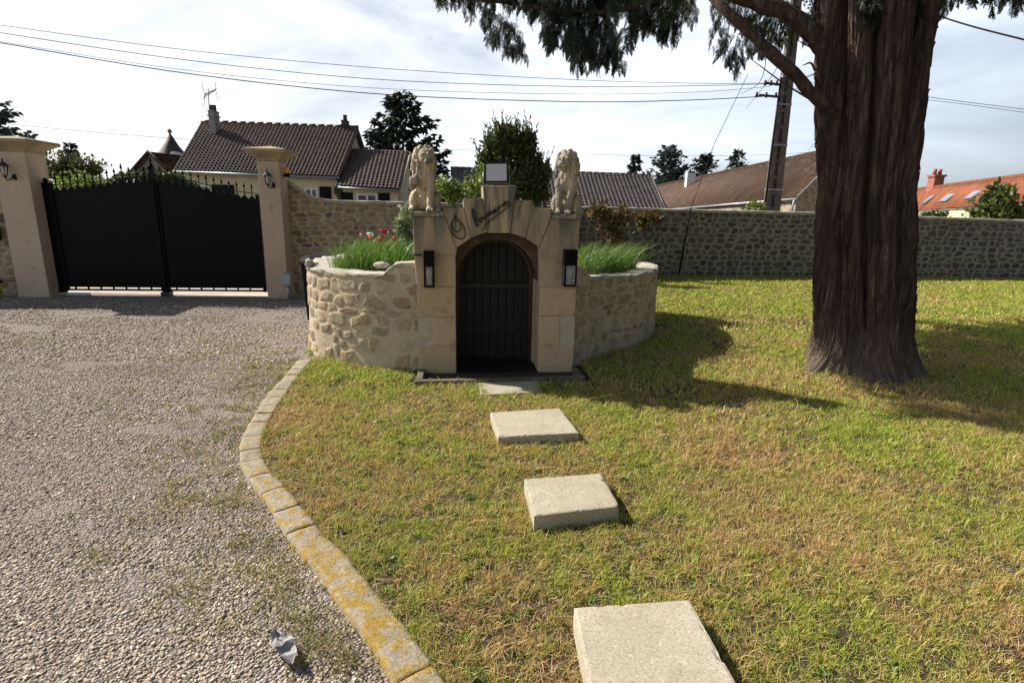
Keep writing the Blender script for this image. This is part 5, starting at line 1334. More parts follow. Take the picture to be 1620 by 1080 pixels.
# the crown above the picture: it casts the shade on the lawn
for k in range(1700):
    z = rng.uniform(4.3, 11.5); rr = (3.3 * (1 - (z - 4.3) / 8.2) + 0.3) * math.sqrt(rng.random()); a = rng.random() * 2 * math.pi
    p = np.array([TB[0] + 0.1 + rr * math.cos(a), TB[1] + 0.3 + rr * math.sin(a), z])
    d = p - O0
    if d[1] > 0.3:
        # keep it out of the open sky of the view
        b = (d[2] * math.cos(PITCH) + d[1] * math.sin(PITCH)) / (d[1] * math.cos(PITCH) - d[2] * math.sin(PITCH))
        if 540 - b * FPX > -60: continue
    put_spray(p, rng.uniform(1.2, 2.0))
V, F = np.vstack(sv), np.vstack(sf)
fobj('crown', V, F, M['leaf_cypress'], tree)

# ================================================================== HOUSES
def roof_tiles(name, rl, rr_, er, el, nu, nv, mat, parent, wave=0.025, saw=0.03, sub_u=6, thick=0.05):
    """wavy interlocking tiles on a four-cornered slope: ridge left/right, eave right/left"""
    rl, rr_, er, el = (np.asarray(p, float) for p in (rl, rr_, er, el))
    nrm = np.cross(rr_ - rl, rl - el); nrm = nrm / np.linalg.norm(nrm)
    if nrm[2] < 0: nrm = -nrm
    us = np.linspace(0, 1, nu * sub_u + 1); ph = (np.arange(nu * sub_u + 1) % sub_u) / sub_u
    vs, hs = [], []
    for k in range(nv):
        for f, h in ((0.0, 0.0), (0.5, 0.5), (0.93, 0.95), (0.999, 1.0)): vs.append((k + f) / nv); hs.append(h)
    vs.append(1.0); hs.append(0.0); vs, hs = np.array(vs), np.array(hs)
    Ug, Vg = np.meshgrid(us, vs); Wv = np.meshgrid(ph, vs)[0]; Hg = np.meshgrid(us, hs)[1]
    top = rl[None, None] + (rr_ - rl) * Ug[..., None]; bot = el[None, None] + (er - el) * Ug[..., None]
    Pp = top * (1 - Vg[..., None]) + bot * Vg[..., None]
    w = 0.5 - 0.5 * np.cos(2 * math.pi * Wv); w = np.where(Wv < 0.6, w, w * 0.55)
    jit = (_lat[(np.floor(Ug * nu).astype(int)) % 256, (np.floor(Vg * nv).astype(int)) % 256] - 0.5) * (0.008 if wave > 0 else 0.022)
    Pp = Pp + nrm * (thick + wave * w + saw * Hg + jit)[..., None]
    n0, n1 = Pp.shape[:2]; V = Pp.reshape(-1, 3)
    i, j = np.meshgrid(np.arange(n0 - 1), np.arange(n1 - 1), indexing='ij'); a = (i * n1 + j).ravel()
    F = np.stack([a, a + 1, a + n1 + 1, a + n1], 1)
    # board beneath
    b = len(V); Q = np.array([rl, rr_, er, el]); V = np.vstack([V, Q + nrm * thick * 0.8, Q - nrm * 0.06])
    F = np.vstack([F, [[b, b + 1, b + 2, b + 3], [b + 7, b + 6, b + 5, b + 4], [b, b + 4, b + 5, b + 1], [b + 1, b + 5, b + 6, b + 2], [b + 2, b + 6, b + 7, b + 3], [b + 3, b + 7, b + 4, b]]])
    o = fobj(name, V, F, M[mat], parent)
    me = o.data; uv = me.uv_layers.new(name='UVMap')
    li = np.zeros(len(me.loops), np.int32); me.loops.foreach_get('vertex_index', li)
    uvv = np.vstack([np.stack([Ug.ravel() * nu - 1e-4, np.minimum(Vg.ravel(), 0.9999) * nv], 1), np.zeros((8, 2))])
    # sample at face centres to keep each tile's number whole
    ft = np.repeat(np.arange(len(F)), 4); fc = uvv[F].mean(1)[ft]
    uv.data.foreach_set('uv', (np.floor(fc) + 0.5).astype(np.float32).ravel() if wave > 0 else uvv[li].astype(np.float32).ravel())
    return o, nrm
def flat_roof(name, rl, rr_, er, el, nu, nv, mat, parent, thick=0.06):
    return roof_tiles(name, rl, rr_, er, el, nu, nv, mat, parent, 0.0, 0.03, 1, thick)
def house_body(parent, rl, rr_, er, el, mat, zb=-0.1, over=0.25, gover=0.2, name='wall'):
    """walls under a two-sided roof; returns back eaves"""
    rl, rr_, er, el = (np.asarray(p, float) for p in (rl, rr_, er, el))
    bl, br = rl + (rl - el) * np.array([1, 1, -1]) , rr_ + (rr_ - er) * np.array([1, 1, -1])
    bl[2], br[2] = el[2], er[2]
    ax = (rr_ - rl); ax[2] = 0; ax /= np.linalg.norm(ax)
    def ins(e, r_, s_):
        d = (r_ - e).copy(); h = np.linalg.norm(d[:2]); k = over / h
        q = e + d * k; q = q + ax * gover * s_; q[2] -= 0.05; return q
    fl_, fr_, kl, kr = ins(el, rl, 1), ins(er, rr_, -1), ins(bl, rl, 1), ins(br, rr_, -1)
    pl_, pr_ = rl + ax * gover - np.array([0, 0, 0.10]), rr_ - ax * gover - np.array([0, 0, 0.10])
    m = MB(); g_ = lambda p: np.array([p[0], p[1], zb])
    V = [g_(fl_), g_(fr_), g_(kr), g_(kl), fl_, fr_, kr, kl, pl_, pr_]
    m.add(V, [(0, 1, 5, 4), (2, 3, 7, 6), (0, 4, 8, 7, 3), (1, 2, 6, 9, 5), (4, 5, 9, 8), (7, 8, 9, 6)])
    m.build(name, M[mat], parent)
    return bl, br, fl_, fr_
def wall_rect(px0, py0, px1, py1, p0, p1, off):
    """box corners on the vertical plane through p0,p1 from two photo pixels"""
    d = np.array(p1[:2]) - np.array(p0[:2]); d /= np.linalg.norm(d); n_ = np.array([d[1], -d[0], 0])
    if n_[1] > 0: n_ = -n_
    a, b = PL(px0, py0, p0, n_), PL(px1, py1, p0, n_)
    return a, b, d, n_
def panel_on(mb, a, b, d, n_, o0, o1, shrink=0.0):
    w = np.dot((b - a)[:2], d); z0, z1 = min(a[2], b[2]) + shrink, max(a[2], b[2]) - shrink
    A = np.array([*(a[:2] + d * shrink), 0]); B = np.array([*(a[:2] + d * (w - shrink)), 0])
    q = [A + n_ * o0, B + n_ * o0, B + n_ * o1, A + n_ * o1]
    mb.hull([np.array([p[0], p[1], z0]) for p in q], [np.array([p[0], p[1], z1]) for p in q])
def add_window(parent, r4, p0, p1, panes=2):
    a, b, d, n_ = wall_rect(*r4, p0, p1, 0)
    m = MB(); w = np.dot((b - a)[:2], d); z0, z1 = min(a[2], b[2]), max(a[2], b[2]); fr_ = 0.07
    def seg(u0, u1, zz0, zz1):
        q0 = np.array([*(a[:2] + d * u0), zz0]); q1 = np.array([*(a[:2] + d * u1), zz1]); panel_on(m, q0, q1, d, n_, 0.0, 0.05)
    seg(0, w, z0, z0 + fr_); seg(0, w, z1 - fr_, z1)
    for k in range(panes + 1):
        u = (w - fr_) * k / panes; seg(u, u + fr_, z0 + fr_, z1 - fr_)
    o = m.build('window', M['white_paint'], parent)
    m = MB(); panel_on(m, a, b, d, n_, 0.003, 0.015, fr_ * 0.6); m.build('pane', M['window_glass'], o)
def add_shutter(parent, r4, p0, p1):
    a, b, d, n_ = wall_rect(*r4, p0, p1, 0); m = MB(); panel_on(m, a, b, d, n_, 0.0, 0.05); m.build('shutter', M['black_metal'], parent, 0.005)
def ridge_caps(parent, a, b, mat, r=0.11, n=None):
    a, b = np.asarray(a), np.asarray(b); L = np.linalg.norm(b - a); n = n or int(L / 0.38); m = MB()
    for k in range(n):
        p, q = a + (b - a) * k / n, a + (b - a) * (k + 1.08) / n; q = q if k < n - 1 else b
        m.tube([p + np.array([0, 0, -0.01]), q + np.array([0, 0, -0.01])], [r * 0.92, r * 1.06], 8)
    m.build('ridge', M[mat], parent)
def gutter(parent, a, b, r=0.06):
    m = MB(); a, b = np.asarray(a), np.asarray(b); m.tube([a, b], r, 8); m.build('gutter', M['zinc'], parent)
def chimney(parent, px0, px1, py_top, py_base, Y, mat, pots=2, d=0.45, cap=True):
    a, b = P(px0, py_top, Y), P(px1, py_base, Y); w = b[0] - a[0]; c = (a + b) / 2; h = a[2] - b[2] + 0.5
    m = MB(); m.box((c[0], Y, a[2] - h / 2), (w, d, h))
    if cap: m.box((c[0], Y, a[2] - 0.16), (w * 1.3, d * 1.25, 0.06)); m.box((c[0], Y, a[2] + 0.03), (w * 1.15, d * 1.1, 0.05))
    o = m.build('chimney', M[mat], parent, 0.01)
    for k in range(pots):
        m = MB(); x = c[0] + w * 0.5 * ((k + 0.5) / pots - 0.5) * 1.4; m.lathe([(0.10, a[2] + 0.05), (0.085, a[2] + 0.25), (0.11, a[2] + 0.28), (0.10, a[2] + 0.30)], (x, Y, 0), 10); m.build('chimney_pot', M['tile_slate'], o)
    return o
# --- cream house with dark tiles
RLh, RRh = P(319, 196, 27.0), P(567, 205, 27.6)
ELh, ERh = P(276, 271, 22.9), P(537, 281, 23.6)
h1 = thing('cream_house', 'low cream house with dark brown tiled roof and lower right wing behind the gate', 'house', ((RLh[0] + RRh[0]) / 2, 25, 0))
roof1, n1_ = roof_tiles('roof', RLh, RRh, ERh, ELh, 42, 21, 'tile_dark', h1, 0.045, 0.05)
blh, brh, flh, frh = house_body(h1, RLh, RRh, ERh, ELh, 'cream_render')
rb, _ = flat_roof('roof', RRh + 0, RLh + 0, blh, brh, 30, 19, 'tile_slate', h1); rb['label'] = 'rear slope of the dark roof'
ridge_caps(h1, RLh + np.array([0, 0, .08]), RRh + np.array([0, 0, .08]), 'tile_dark')
gutter(h1, ELh + np.array([0, -.06, -.02]), ERh + np.array([0, -.06, -.02]))
RLw, RRw = P(552, 237, 27.0), P(647, 241, 27.4); ELw, ERw = P(536, 296, 23.2), P(633, 301, 23.6)
roofw, _ = roof_tiles('roof', RLw, RRw, ERw, ELw, 15, 16, 'tile_dark', h1, 0.045, 0.05); roofw['label'] = 'lower tiled roof of the right wing'
blw, brw, flw, frw = house_body(h1, RLw, RRw, ERw, ELw, 'cream_render', name='wing_wall', gover=0.12)
flat_roof('roof', RRw, RLw, blw, brw, 12, 15, 'tile_slate', h1)
gutter(h1, ELw + np.array([0, -.06, -.02]), ERw + np.array([0, -.06, -.02]), 0.05)
# verge boards of the wing gable
m = MB(); dv = np.array([0.03, 0.0, -0.02]); m.tube([ERw + dv, RRw + dv], 0.09, 4, flat=0.5); m.tube([RRw + dv, brw + dv], 0.09, 4, flat=0.5); m.build('verge_board', M['cream_render'], h1)
m = MB(); m.tube([ERh + np.array([-.15, -.02, -.1]), ERh + np.array([-.05, .3, -.45]), ELw + np.array([0.35, 0.1, 0.1])], 0.045, 6); m.build('downpipe', M['zinc'], h1)
chimney(h1, 333, 345, 178, 205, 26.2, 'concrete', 2)
chimney(h1, 542, 551, 193, 206, 27.6, 'dark_timber', 1)
f0, f1 = flh, frh
add_window(h1, (482, 297, 504, 319), f0, f1); add_shutter(h1, (505.5, 295, 525, 319), f0, f1)
add_shutter(h1, (335, 292, 372, 316), f0, f1); add_window(h1, (300, 292, 333, 316), f0, f1)
w0, w1 = flw, frw
add_shutter(h1, (540, 304, 559, 324), w0, w1); add_window(h1, (564, 306, 597.5, 326), w0, w1); add_shutter(h1, (598.5, 305, 617, 327), w0, w1)
q = P(531, 303, flh[1] - 0.15); m = MB(); m.box(q + np.array([0, 0, .05]), (0.14, 0.14, 0.30), None, 0.6); m.box(q + np.array([0, 0.08, -0.15]), (0.05, 0.2, 0.05)); m.build('porch_lamp', M['black_iron'], h1)
# aerial on the chimney
q0 = P(331, 179, 26.2); q1 = P(329, 140, 26.2)
ae = thing('tv_aerial', 'thin television aerial standing above the left chimney of the cream house', 'aerial', q0)
m = MB(); m.tube([q0 - np.array([0, 0, .3]), q1], 0.022, 6); m.build('mast', M['zinc'], ae)
m = MB(); bm0, bm1 = P(324, 150, 26.0), P(341, 142, 26.4); m.tube([bm0, bm1], 0.02, 5)
for k in range(9):
    c = bm0 + (bm1 - bm0) * k / 8; l = 0.34 - 0.02 * k; m.tube([c - np.array([0.08, 0, l * 0.5]), c + np.array([0.08, 0, l * 0.5])], 0.012, 4)
for s_ in (-1, 1): m.tube([bm0, bm0 + np.array([-0.1, 0, s_ * 0.5])], 0.014, 4); m.tube([bm1, bm1 + np.array([0.05, 0, s_ * 0.4])], 0.012, 4)
m.build('antenna_array', M['zinc'], ae)

# --- long dark roof behind the entrance
RLm, RRm = P(713, 268, 33), P(1029, 280, 33.5); ELm, ERm = P(713, 331, 28), P(1054, 336, 28.5)
h2 = thing('dark_roofed_house', 'house showing only its long dark grey tiled roof behind the stone entrance', 'house', ((RLm[0] + RRm[0]) / 2, 31, 0))
roof_tiles('roof', RLm, RRm, ERm, ELm, 50, 17, 'tile_grey', h2, 0.05, 0.05)
bl2, br2_, fl2, fr2 = house_body(h2, RLm, RRm, ERm, ELm, 'cream_render'); flat_roof('roof', RRm, RLm, bl2, br2_, 40, 16, 'tile_slate', h2)
ridge_caps(h2, RLm + np.array([0, 0, .08]), RRm + np.array([0, 0, .08]), 'tile_grey', 0.10)
m = MB(); m.tube([RRm + np.array([.02, 0, .05]), ERm + np.array([.02, 0, .05])], 0.09, 5); m.build('verge', M['tile_grey'], h2)

# --- stone barn with long brown roof
RLb, RRb = P(1036, 296, 50), P(1339, 234, 27.5); ELb, ERb = P(1030, 333, 45), P(1260, 313.5, 23.5)
h3 = thing('stone_barn', 'long stone barn with a brown plain tile roof behind the utility pole', 'barn', ((RLb[0] + RRb[0]) / 2, 36, 0))
flat_roof('roof', RLb, RRb, ERb, ELb, 130, 26, 'tile_brown', h3)
bl3, br3_, fl3, fr3 = house_body(h3, RLb, RRb, ERb, ELb, 'stone_gable', gover=0.1, over=0.2)
flat_roof('roof', RRb, RLb, bl3, br3_, 150, 34, 'tile_brown', h3)
ridge_caps(h3, RLb + np.array([0, 0, .06]), RRb + np.array([0, 0, .06]), 'tile_brown', 0.12, 70)
gutter(h3, ELb + np.array([0, -.06, -.03]), ERb + np.array([0, -.06, -.03]), 0.055)
m = MB(); m.tube([ERb, RRb], 0.07, 4); m.tube([RRb, br3_], 0.07, 4); m.build('verge', M['concrete'], h3)
m = MB(); m.tube([ERb + np.array([-.1, -.05, -.08]), ERb + np.array([-.02, .2, -.5]), ERb + np.array([.1, .25, -2])], 0.045, 6); m.build('downpipe', M['zinc'], h3)
chimney(h3, 1086, 1097, 274, 300, 41, 'white_render', 0, 0.5, False)

# --- orange roofed house on the right
RLo, RRo = P(1430, 303.5, 44), P(1760, 264, 18.2); ELo, ERo = P(1430, 334.9, 40), P(1760, 313, 15.6)
# keep the slope planar through the two ends
h4 = thing('orange_roofed_house', 'long cream stone house with bright orange tiled roof and skylights beyond the right wall', 'house', ((RLo[0] + RRo[0]) / 2, 30, 0))
flat_roof('roof', RLo, RRo, ERo, ELo, 170, 36, 'tile_orange', h4)
blo, bro, flo, fro = house_body(h4, RLo, RRo, ERo, ELo, 'cream_render', over=0.12)
flat_roof('roof', RRo, RLo, blo, bro, 170, 36, 'tile_orange', h4)
ridge_caps(h4, RLo + np.array([0, 0, .07]), RRo + np.array([0, 0, .07]), 'tile_orange', 0.11, 80)
gutter(h4, ELo + np.array([0, -.06, -.03]), ERo + np.array([0, -.06, -.03]), 0.06)
no = np.cross(RRo - RLo, RLo - (ELo + ERo) / 2); no /= np.linalg.norm(no); no = no if no[2] > 0 else -no
for quad_ in ([(1463, 325), (1476, 314), (1485, 312.6), (1469, 323.5)], [(1489.6, 322.3), (1506, 310.7), (1518.7, 309.5), (1501.5, 321.8)], [(1529.4, 319.6), (1546, 307), (1561, 305.2), (1542.5, 318)]):
    base_p = RLo + no * 0.10
    def onroof(x, y):
        # the slope is a ruled surface: search along the ridge for the rafter this sight line meets
        best = None
        for uu in np.linspace(0, 1, 700):
            a_, b_ = RLo + (RRo - RLo) * uu, ELo + (ERo - ELo) * uu
            d = ray(x, y); A = np.stack([d, -(b_ - a_)], 1); s_, *_r = np.linalg.lstsq(A, a_ - O0, rcond=None)
            e = np.linalg.norm(A @ s_ - (a_ - O0))
            if best is None or e < best[0]: best = (e, a_ + (b_ - a_) * s_[1], b_ - a_)
        nn = np.cross(RRo - RLo, best[2]); nn /= np.linalg.norm(nn); nn = nn if nn[2] > 0 else -nn
        return best[1], nn
    qq = [onroof(x, y) for x, y in quad_]; q = [k[0] for k in qq]; no = sum(k[1] for k in qq) / 4; c = sum(q) / 4
    m = MB(); m.hull([p + no * 0.03 for p in q], [p + no * 0.22 for p in q]); sk = m.build('skylight', M['zinc'], h4)
    qi = [c + (p - c) * 0.78 for p in q]
    m = MB(); m.hull([p + no * 0.221 for p in qi], [p + no * 0.23 for p in qi]); m.build('pane', M['sky_glass'], sk)
q = P(1477, 304, 36.5); m = MB(); m.box((q[0], q[1], q[2] + 0.2), (0.6, 0.6, 1.5)); m.box((q[0], q[1], q[2] + 0.98), (0.75, 0.75, 0.12)); ch = m.build('chimney', M['brick_red'], h4)
for s_ in (-1, 1):
    m = MB(); m.lathe([(0.12, q[2] + 1.04), (0.1, q[2] + 1.4)], (q[0] + s_ * 0.16, q[1], 0), 8); m.build('chimney_pot', M['brick_red'], ch)
def ofw(px0, px1, py0, py1):
    add_shutter(h4, (px0, py0, px1, py1), flo, fro)
add_window(h4, (1526, 334, 1534, 352), flo, fro, 1); add_window(h4, (1617, 335, 1634, 362), flo, fro, 1)

# --- stone cottage and round turret behind the gate
cg = thing('stone_cottage', 'small stone cottage whose gable shows above the middle of the gate', 'cottage', P(240, 300, 34))
Yc = 30.0
apx, el_, er_ = P(235, 241, Yc), P(207, 273, Yc), P(268, 271, Yc)
apx2, er2 = P(300, 252, Yc + 8), P(318, 276, Yc + 8)
apx2 = apx + (np.array([2.2, 8, 0])); er2 = er_ + np.array([2.2, 8, 0]); el2 = el_ + np.array([2.2, 8, 0])
flat_roof('roof', apx, apx2, er2, er_, 20, 14, 'tile_brown', cg); flat_roof('roof', apx2, apx, el_, el2, 20, 14, 'tile_brown', cg)
m = MB(); ins_ = np.array([0.05, 0.12, -0.12]); g_ = lambda p: np.array([p[0], p[1], -0.1])
a_, b_, c_ = el_ + np.array([.15, .12, -.06]), er_ + np.array([-.15, .12, -.06]), apx + ins_
a2, b2, c2 = (p + np.array([2.15, 7.6, 0]) for p in (a_, b_, c_))
m.add([g_(a_), g_(b_), b_, c_, a_, g_(a2), g_(b2), b2, c2, a2], [(0, 1, 2, 3, 4), (9, 8, 7, 6, 5), (1, 6, 7, 2), (0, 4, 9, 5)]); m.build('wall', M['stone_gable'], cg)
m = MB(); m.tube([el_ + np.array([0, -.05, .02]), apx + np.array([0, -.05, .04]), er_ + np.array([0, -.05, .02])], 0.09, 4); m.build('verge', M['dark_timber'], cg)
tp = P(269, 214, 42); bw_ = (P(292, 246, 42) - P(250, 246, 42))[0] / 2; zb_ = P(269, 246, 42)[2]
tu = thing('turret', 'round white turret with dark conical roof and ball finial behind the stone cottage', 'turret', (tp[0], tp[1], 0))
m = MB(); m.lathe([(bw_ * 0.86, -0.1), (bw_ * 0.86, zb_ + 0.05)], (tp[0], tp[1], 0), 24); m.build('wall', M['white_render'], tu)
m = MB(); m.lathe([(bw_ * 1.05, zb_ - 0.05), (bw_ * 0.98, zb_ + 0.05), (bw_ * 0.5, zb_ + (tp[2] - zb_) * 0.5), (0.12, tp[2])], (tp[0], tp[1], 0), 24); m.build('roof', M['dark_timber'], tu)
m = MB(); m.lathe([(0.12, tp[2] - 0.03), (0.06, tp[2] + 0.1), (0.14, tp[2] + 0.22), (0.16, tp[2] + 0.3), (0.02, tp[2] + 0.45)], (tp[0], tp[1], 0), 10); m.build('finial', M['brick_red'], tu)
q = P(278, 247, 40.6); m = MB(); m.box((q[0], q[1], q[2] - 0.2), (0.5, 0.8, 0.4)); m.hull([(q[0] - .3, q[1] - .4, q[2]), (q[0] + .3, q[1] - .4, q[2]), (q[0], q[1] - .4, q[2] + .3)], [(q[0] - .3, q[1] + .6, q[2]), (q[0] + .3, q[1] + .6, q[2]), (q[0], q[1] + .6, q[2] + .3)]); m.build('dormer', M['white_render'], tu)

# ================================================================== UTILITY POLE AND WIRES
PY = 19.0
pb_, pt_ = P(1222, 345, PY), P(1256, 30, PY); pt_[2] += 0.6; pb_ = np.array([pb_[0] - 0.06, pb_[1], -0.1])
pole = thing('utility_pole', 'tall weathered utility pole with ladder like slots rising behind the wall', 'utility pole', pb_)
ax = pt_ - pb_; nseg = 16
m = MB()
def pp(f, dx, dy): 
    k = 1.0 - 0.45 * f; return pb_ + ax * f + np.array([dx * k, dy * k, 0])
for x0, x1 in ((-0.26, -0.12), (0.02, 0.26)):
    m.hull([pp(0, x0, -.16), pp(0, x1, -.16), pp(0, x1, .16), pp(0, x0, .16)], [pp(1, x0, -.16), pp(1, x1, -.16), pp(1, x1, .16), pp(1, x0, .16)])
m.hull([pp(0, -.13, -.02), pp(0, .03, -.02), pp(0, .03, .10), pp(0, -.13, .10)], [pp(1, -.13, -.02), pp(1, .03, -.02), pp(1, .03, .10), pp(1, -.13, .10)])
for k in range(nseg):
    f = (k + 0.5) / nseg
    m.hull([pp(f, -.121, -.14), pp(f, .021, -.14), pp(f, .021, .12), pp(f, -.121, .12)], [pp(f + .016, -.121, -.14), pp(f + .016, .021, -.14), pp(f + .016, .021, .12), pp(f + .016, -.121, .12)])
m.build('shaft', M['pole_concrete'], pole, 0.01, 1)
for f in (0.30, 0.47, 0.62, 0.72, 0.75):
    m = MB(); m.hull([pp(f, -.275, -.175), pp(f, .275, -.175), pp(f, .275, .175), pp(f, -.275, .175)], [pp(f + .006, -.275, -.175), pp(f + .006, .275, -.175), pp(f + .006, .275, .175), pp(f + .006, -.275, .175)]); m.build('band', M['zinc'], pole)
m = MB(); m.tube([pp(0, -.30, -.1), pp(.5, -.31, -.1), pp(.72, -.32, -.1)], 0.03, 6); m.build('cable_sheath', M['black_plastic'], pole)
br_a = P(1229, 132, PY); br_b = P(1232, 153, PY)
for (x, y, L_) in ((1222, 133, 0.45), (1216, 152, 0.75)):
    q = P(x, y, PY - 0.1); m = MB(); m.tube([q + np.array([-L_ * 0.4, 0, 0.02]), q + np.array([0.35, 0.1, 0])], 0.04, 6)
    for k in (-0.5, -0.1, 0.3): m.lathe([(0.035, -.05), (0.055, 0.0), (0.032, 0.06), (0.045, 0.10)], q + np.array([k * L_, 0, 0]), 8)
    m.build('insulator_arm', M['black_iron'], pole)
def wire(pxs, Ys, r, label, mat='black_plastic'):
    q = [P(x, y, Y) for (x, y), Y in zip(pxs, Ys)]; m = MB(); m.tube(spline(q, 48), r, 5)
    return tag(m.build('overhead_wire', M[mat]), label, 'wire', 'overhead wires above the street')
wire([(-160, 40), (0, 68), (300, 117), (600, 149), (900, 161), (1080, 159), (1206, 153)], [15, 15.6, 16.5, 17.2, 18, 18.5, 18.9], 0.013, 'thick lowest overhead cable sweeping across the sky to the lower arm of the pole')
wire([(-160, 26), (0, 52), (300, 96), (600, 126), (900, 137), (1100, 136), (1216, 133)], [15, 15.6, 16.5, 17.2, 18, 18.5, 18.9], 0.009, 'thin overhead wire just above the thick cable, running to the upper arm of the pole')
wire([(-160, 16), (0, 40), (300, 80), (600, 108), (900, 126), (1100, 132), (1220, 132)], [16, 16.6, 17.3, 17.9, 18.4, 18.7, 19], 0.008, 'topmost thin overhead wire across the sky left of the pole')
wire([(-160, 40), (0, 66), (300, 112), (600, 140), (900, 149), (1100, 146), (1218, 137)], [15, 15.6, 16.5, 17.2, 18, 18.5, 18.9], 0.006, 'hair thin wire between the thick cable and the wire above it')
wire([(-60, 190), (60, 201), (180, 212), (300, 221)], [26, 27, 28, 29], 0.010, 'low wire entering from the left towards the cream house')
wire([(590, 232), (800, 240), (1000, 246), (1180, 246), (1300, 240)], [40, 38, 35, 31, 27], 0.008, 'faint low wire in the distance above the barn')
wire([(1258, 128), (1380, 142), (1500, 158), (1620, 173), (1760, 190)], [19, 18.6, 18.2, 17.8, 17.4], 0.008, 'upper of two wires leaving the pole to the right behind the trunk')
wire([(1258, 140), (1380, 150), (1500, 162), (1620, 178), (1760, 198)], [19, 18.6, 18.2, 17.8, 17.4], 0.007, 'lower of two wires leaving the pole to the right behind the trunk')
wire([(1260, -60), (1390, -10), (1505, 32), (1620, 63), (1760, 96)], [19, 16, 14, 12.6, 11.5], 0.018, 'dark cable crossing the top right corner beside the trunk')
q = [P(1183, 118, 18.4), P(1130, 228, 16.0), P(1093, 330, 14.15), P(1074, 434, 13.9)]
m = MB(); m.tube(q[:3], 0.008, 5); m.tube(q[2:], 0.022, 6); tag(m.build('stay_wire', M['black_plastic']), 'slanting stay wire coming down from the pole over the wall to the lawn edge', 'wire')

# ================================================================== TREES AND SHRUBS
conifer('spruce_tree', 'tall dark spruce standing right of the cream house behind the left lion', P(640, 330, 34) * np.array([1, 1, 0]), P(640, 148, 34)[2], 4.3, 'leaf_spruce', 31, None, 1.3, 0.22, 0.25, 27, 0.10, 0.45, 0.72)
conifer('cedar_tree', 'blue green cedar at the left edge above the left gate pillar', P(-14, 300, 26) * np.array([1, 1, 0]), P(-14, 120, 26)[2], 3.2, 'leaf_blue', 33, None, 1.2, 0.16, 0.25, 22, 0.15, 0.45, 0.7)
cf = 'conifers on the skyline beyond the barn'
conifer('conifer_tree', 'small dark conifer left end of the skyline group above the grey roof', P(1000, 330, 75) * np.array([1, 1, 0]), P(1000, 244, 75)[2], 3.2, 'leaf_spruce', 41, cf, 1.0, 0.28, 0.1, 18, 0.2, 0.45)
conifer('conifer_tree', 'broad grey green conifer in the skyline group between the two roofs', P(1054, 330, 70) * np.array([1, 1, 0]), P(1054, 231, 70)[2], 4.2, 'leaf_blue', 42, cf, 1.3, 0.28, 0.35, 20, 0.12, 0.3, 0.6)
conifer('conifer_tree', 'dark conifer rising just behind the barn chimney', P(1108, 330, 72) * np.array([1, 1, 0]), P(1108, 243, 72)[2], 3.6, 'leaf_spruce', 43, cf, 1.1, 0.28, 0.3, 18, 0.2, 0.4, 0.7)
conifer('conifer_tree', 'dark conifer rightmost of the skyline group above the barn ridge', P(1158, 330, 72) * np.array([1, 1, 0]), P(1158, 238, 72)[2], 3.7, 'leaf_spruce', 44, cf, 1.0, 0.28, 0.25, 18, 0.2, 0.5, 0.8)
def lobe(px, py, Y, rx, rz, ry=None): c = P(px, py, Y); s_ = Y / 880 * 1.02; return (c, (rx * s_, (ry or rx) * s_, rz * s_))
bush('laurel_bush', 'big dark green upright bush behind the floodlight and keystone', 'bush', (P(805, 300, 9.4)[0], 9.4, 0.0),
     [lobe(806, 292, 9.4, 40, 28), lobe(786, 244, 9.4, 16, 34), lobe(806, 234, 9.3, 13, 30), lobe(824, 240, 9.4, 12, 28), lobe(838, 268, 9.5, 15, 22), lobe(770, 258, 9.4, 12, 26), lobe(846, 306, 9.5, 22, 16), lobe(793, 228, 9.3, 7, 24), lobe(857, 276, 9.5, 8, 12), lobe(836, 234, 9.4, 6, 18), lobe(768, 300, 9.4, 18, 20)],
     'leaf_laurel', 0.042, 84, 11, 0.05, 51, 0.03, None, 2.0, 0.25, 3, -0.5, 4, 15)
bush('light_shrub', 'loose yellow green shrub left of the keystone', 'shrub', (P(740, 330, 8.0)[0], 8.0, 0.9),
     [lobe(748, 300, 8.0, 22, 20), lobe(722, 306, 8.0, 18, 14), lobe(764, 285, 8.1, 14, 22), lobe(706, 296, 8.0, 12, 10)], 'leaf_light', 0.036, 50, 6, 0.05, 52, 0.012, None, 1.8, 0.2, 4, 0, 8)
bush('flowering_shrub', 'small variegated shrub with white blossom against the left pier', 'shrub', (P(645, 395, 7.0)[0], 7.0, 0.75),
     [lobe(643, 345, 7.0, 13, 22), lobe(648, 372, 7.0, 16, 14), lobe(636, 362, 7.0, 10, 14)], 'leaf_variegated', 0.032, 40, 6, 0.03, 53, 0.008, None, 1.7, 0.2, 3)
bush('rose_bush', 'reddish leaved climbing bush against the wall right of the right lion', 'bush', (P(966, 400, 12.6)[0], 12.75, 0.0),
     [lobe(962, 348, 12.7, 26, 22, 12), lobe(985, 340, 12.7, 16, 14, 9), lobe(948, 332, 12.7, 12, 10, 8), lobe(972, 372, 12.7, 14, 22, 9)], 'leaf_red', 0.065, 34, 6, 0.07, 54, 0.02, 'red leaved bushes on the wall', 1.5, 0.2, 3)
bush('rose_bush', 'smaller reddish leaved sprig on the wall further right, with a few pink tips', 'bush', (P(1026, 420, 13.4)[0], 13.35, 0.0),
     [lobe(1022, 342, 13.4, 12, 10, 7), lobe(1016, 352, 13.4, 8, 12, 6), lobe(1038, 346, 13.4, 7, 6, 5)], 'leaf_red', 0.065, 22, 5, 0.06, 55, 0.015, 'red leaved bushes on the wall', 1.5, 0.2, 2)
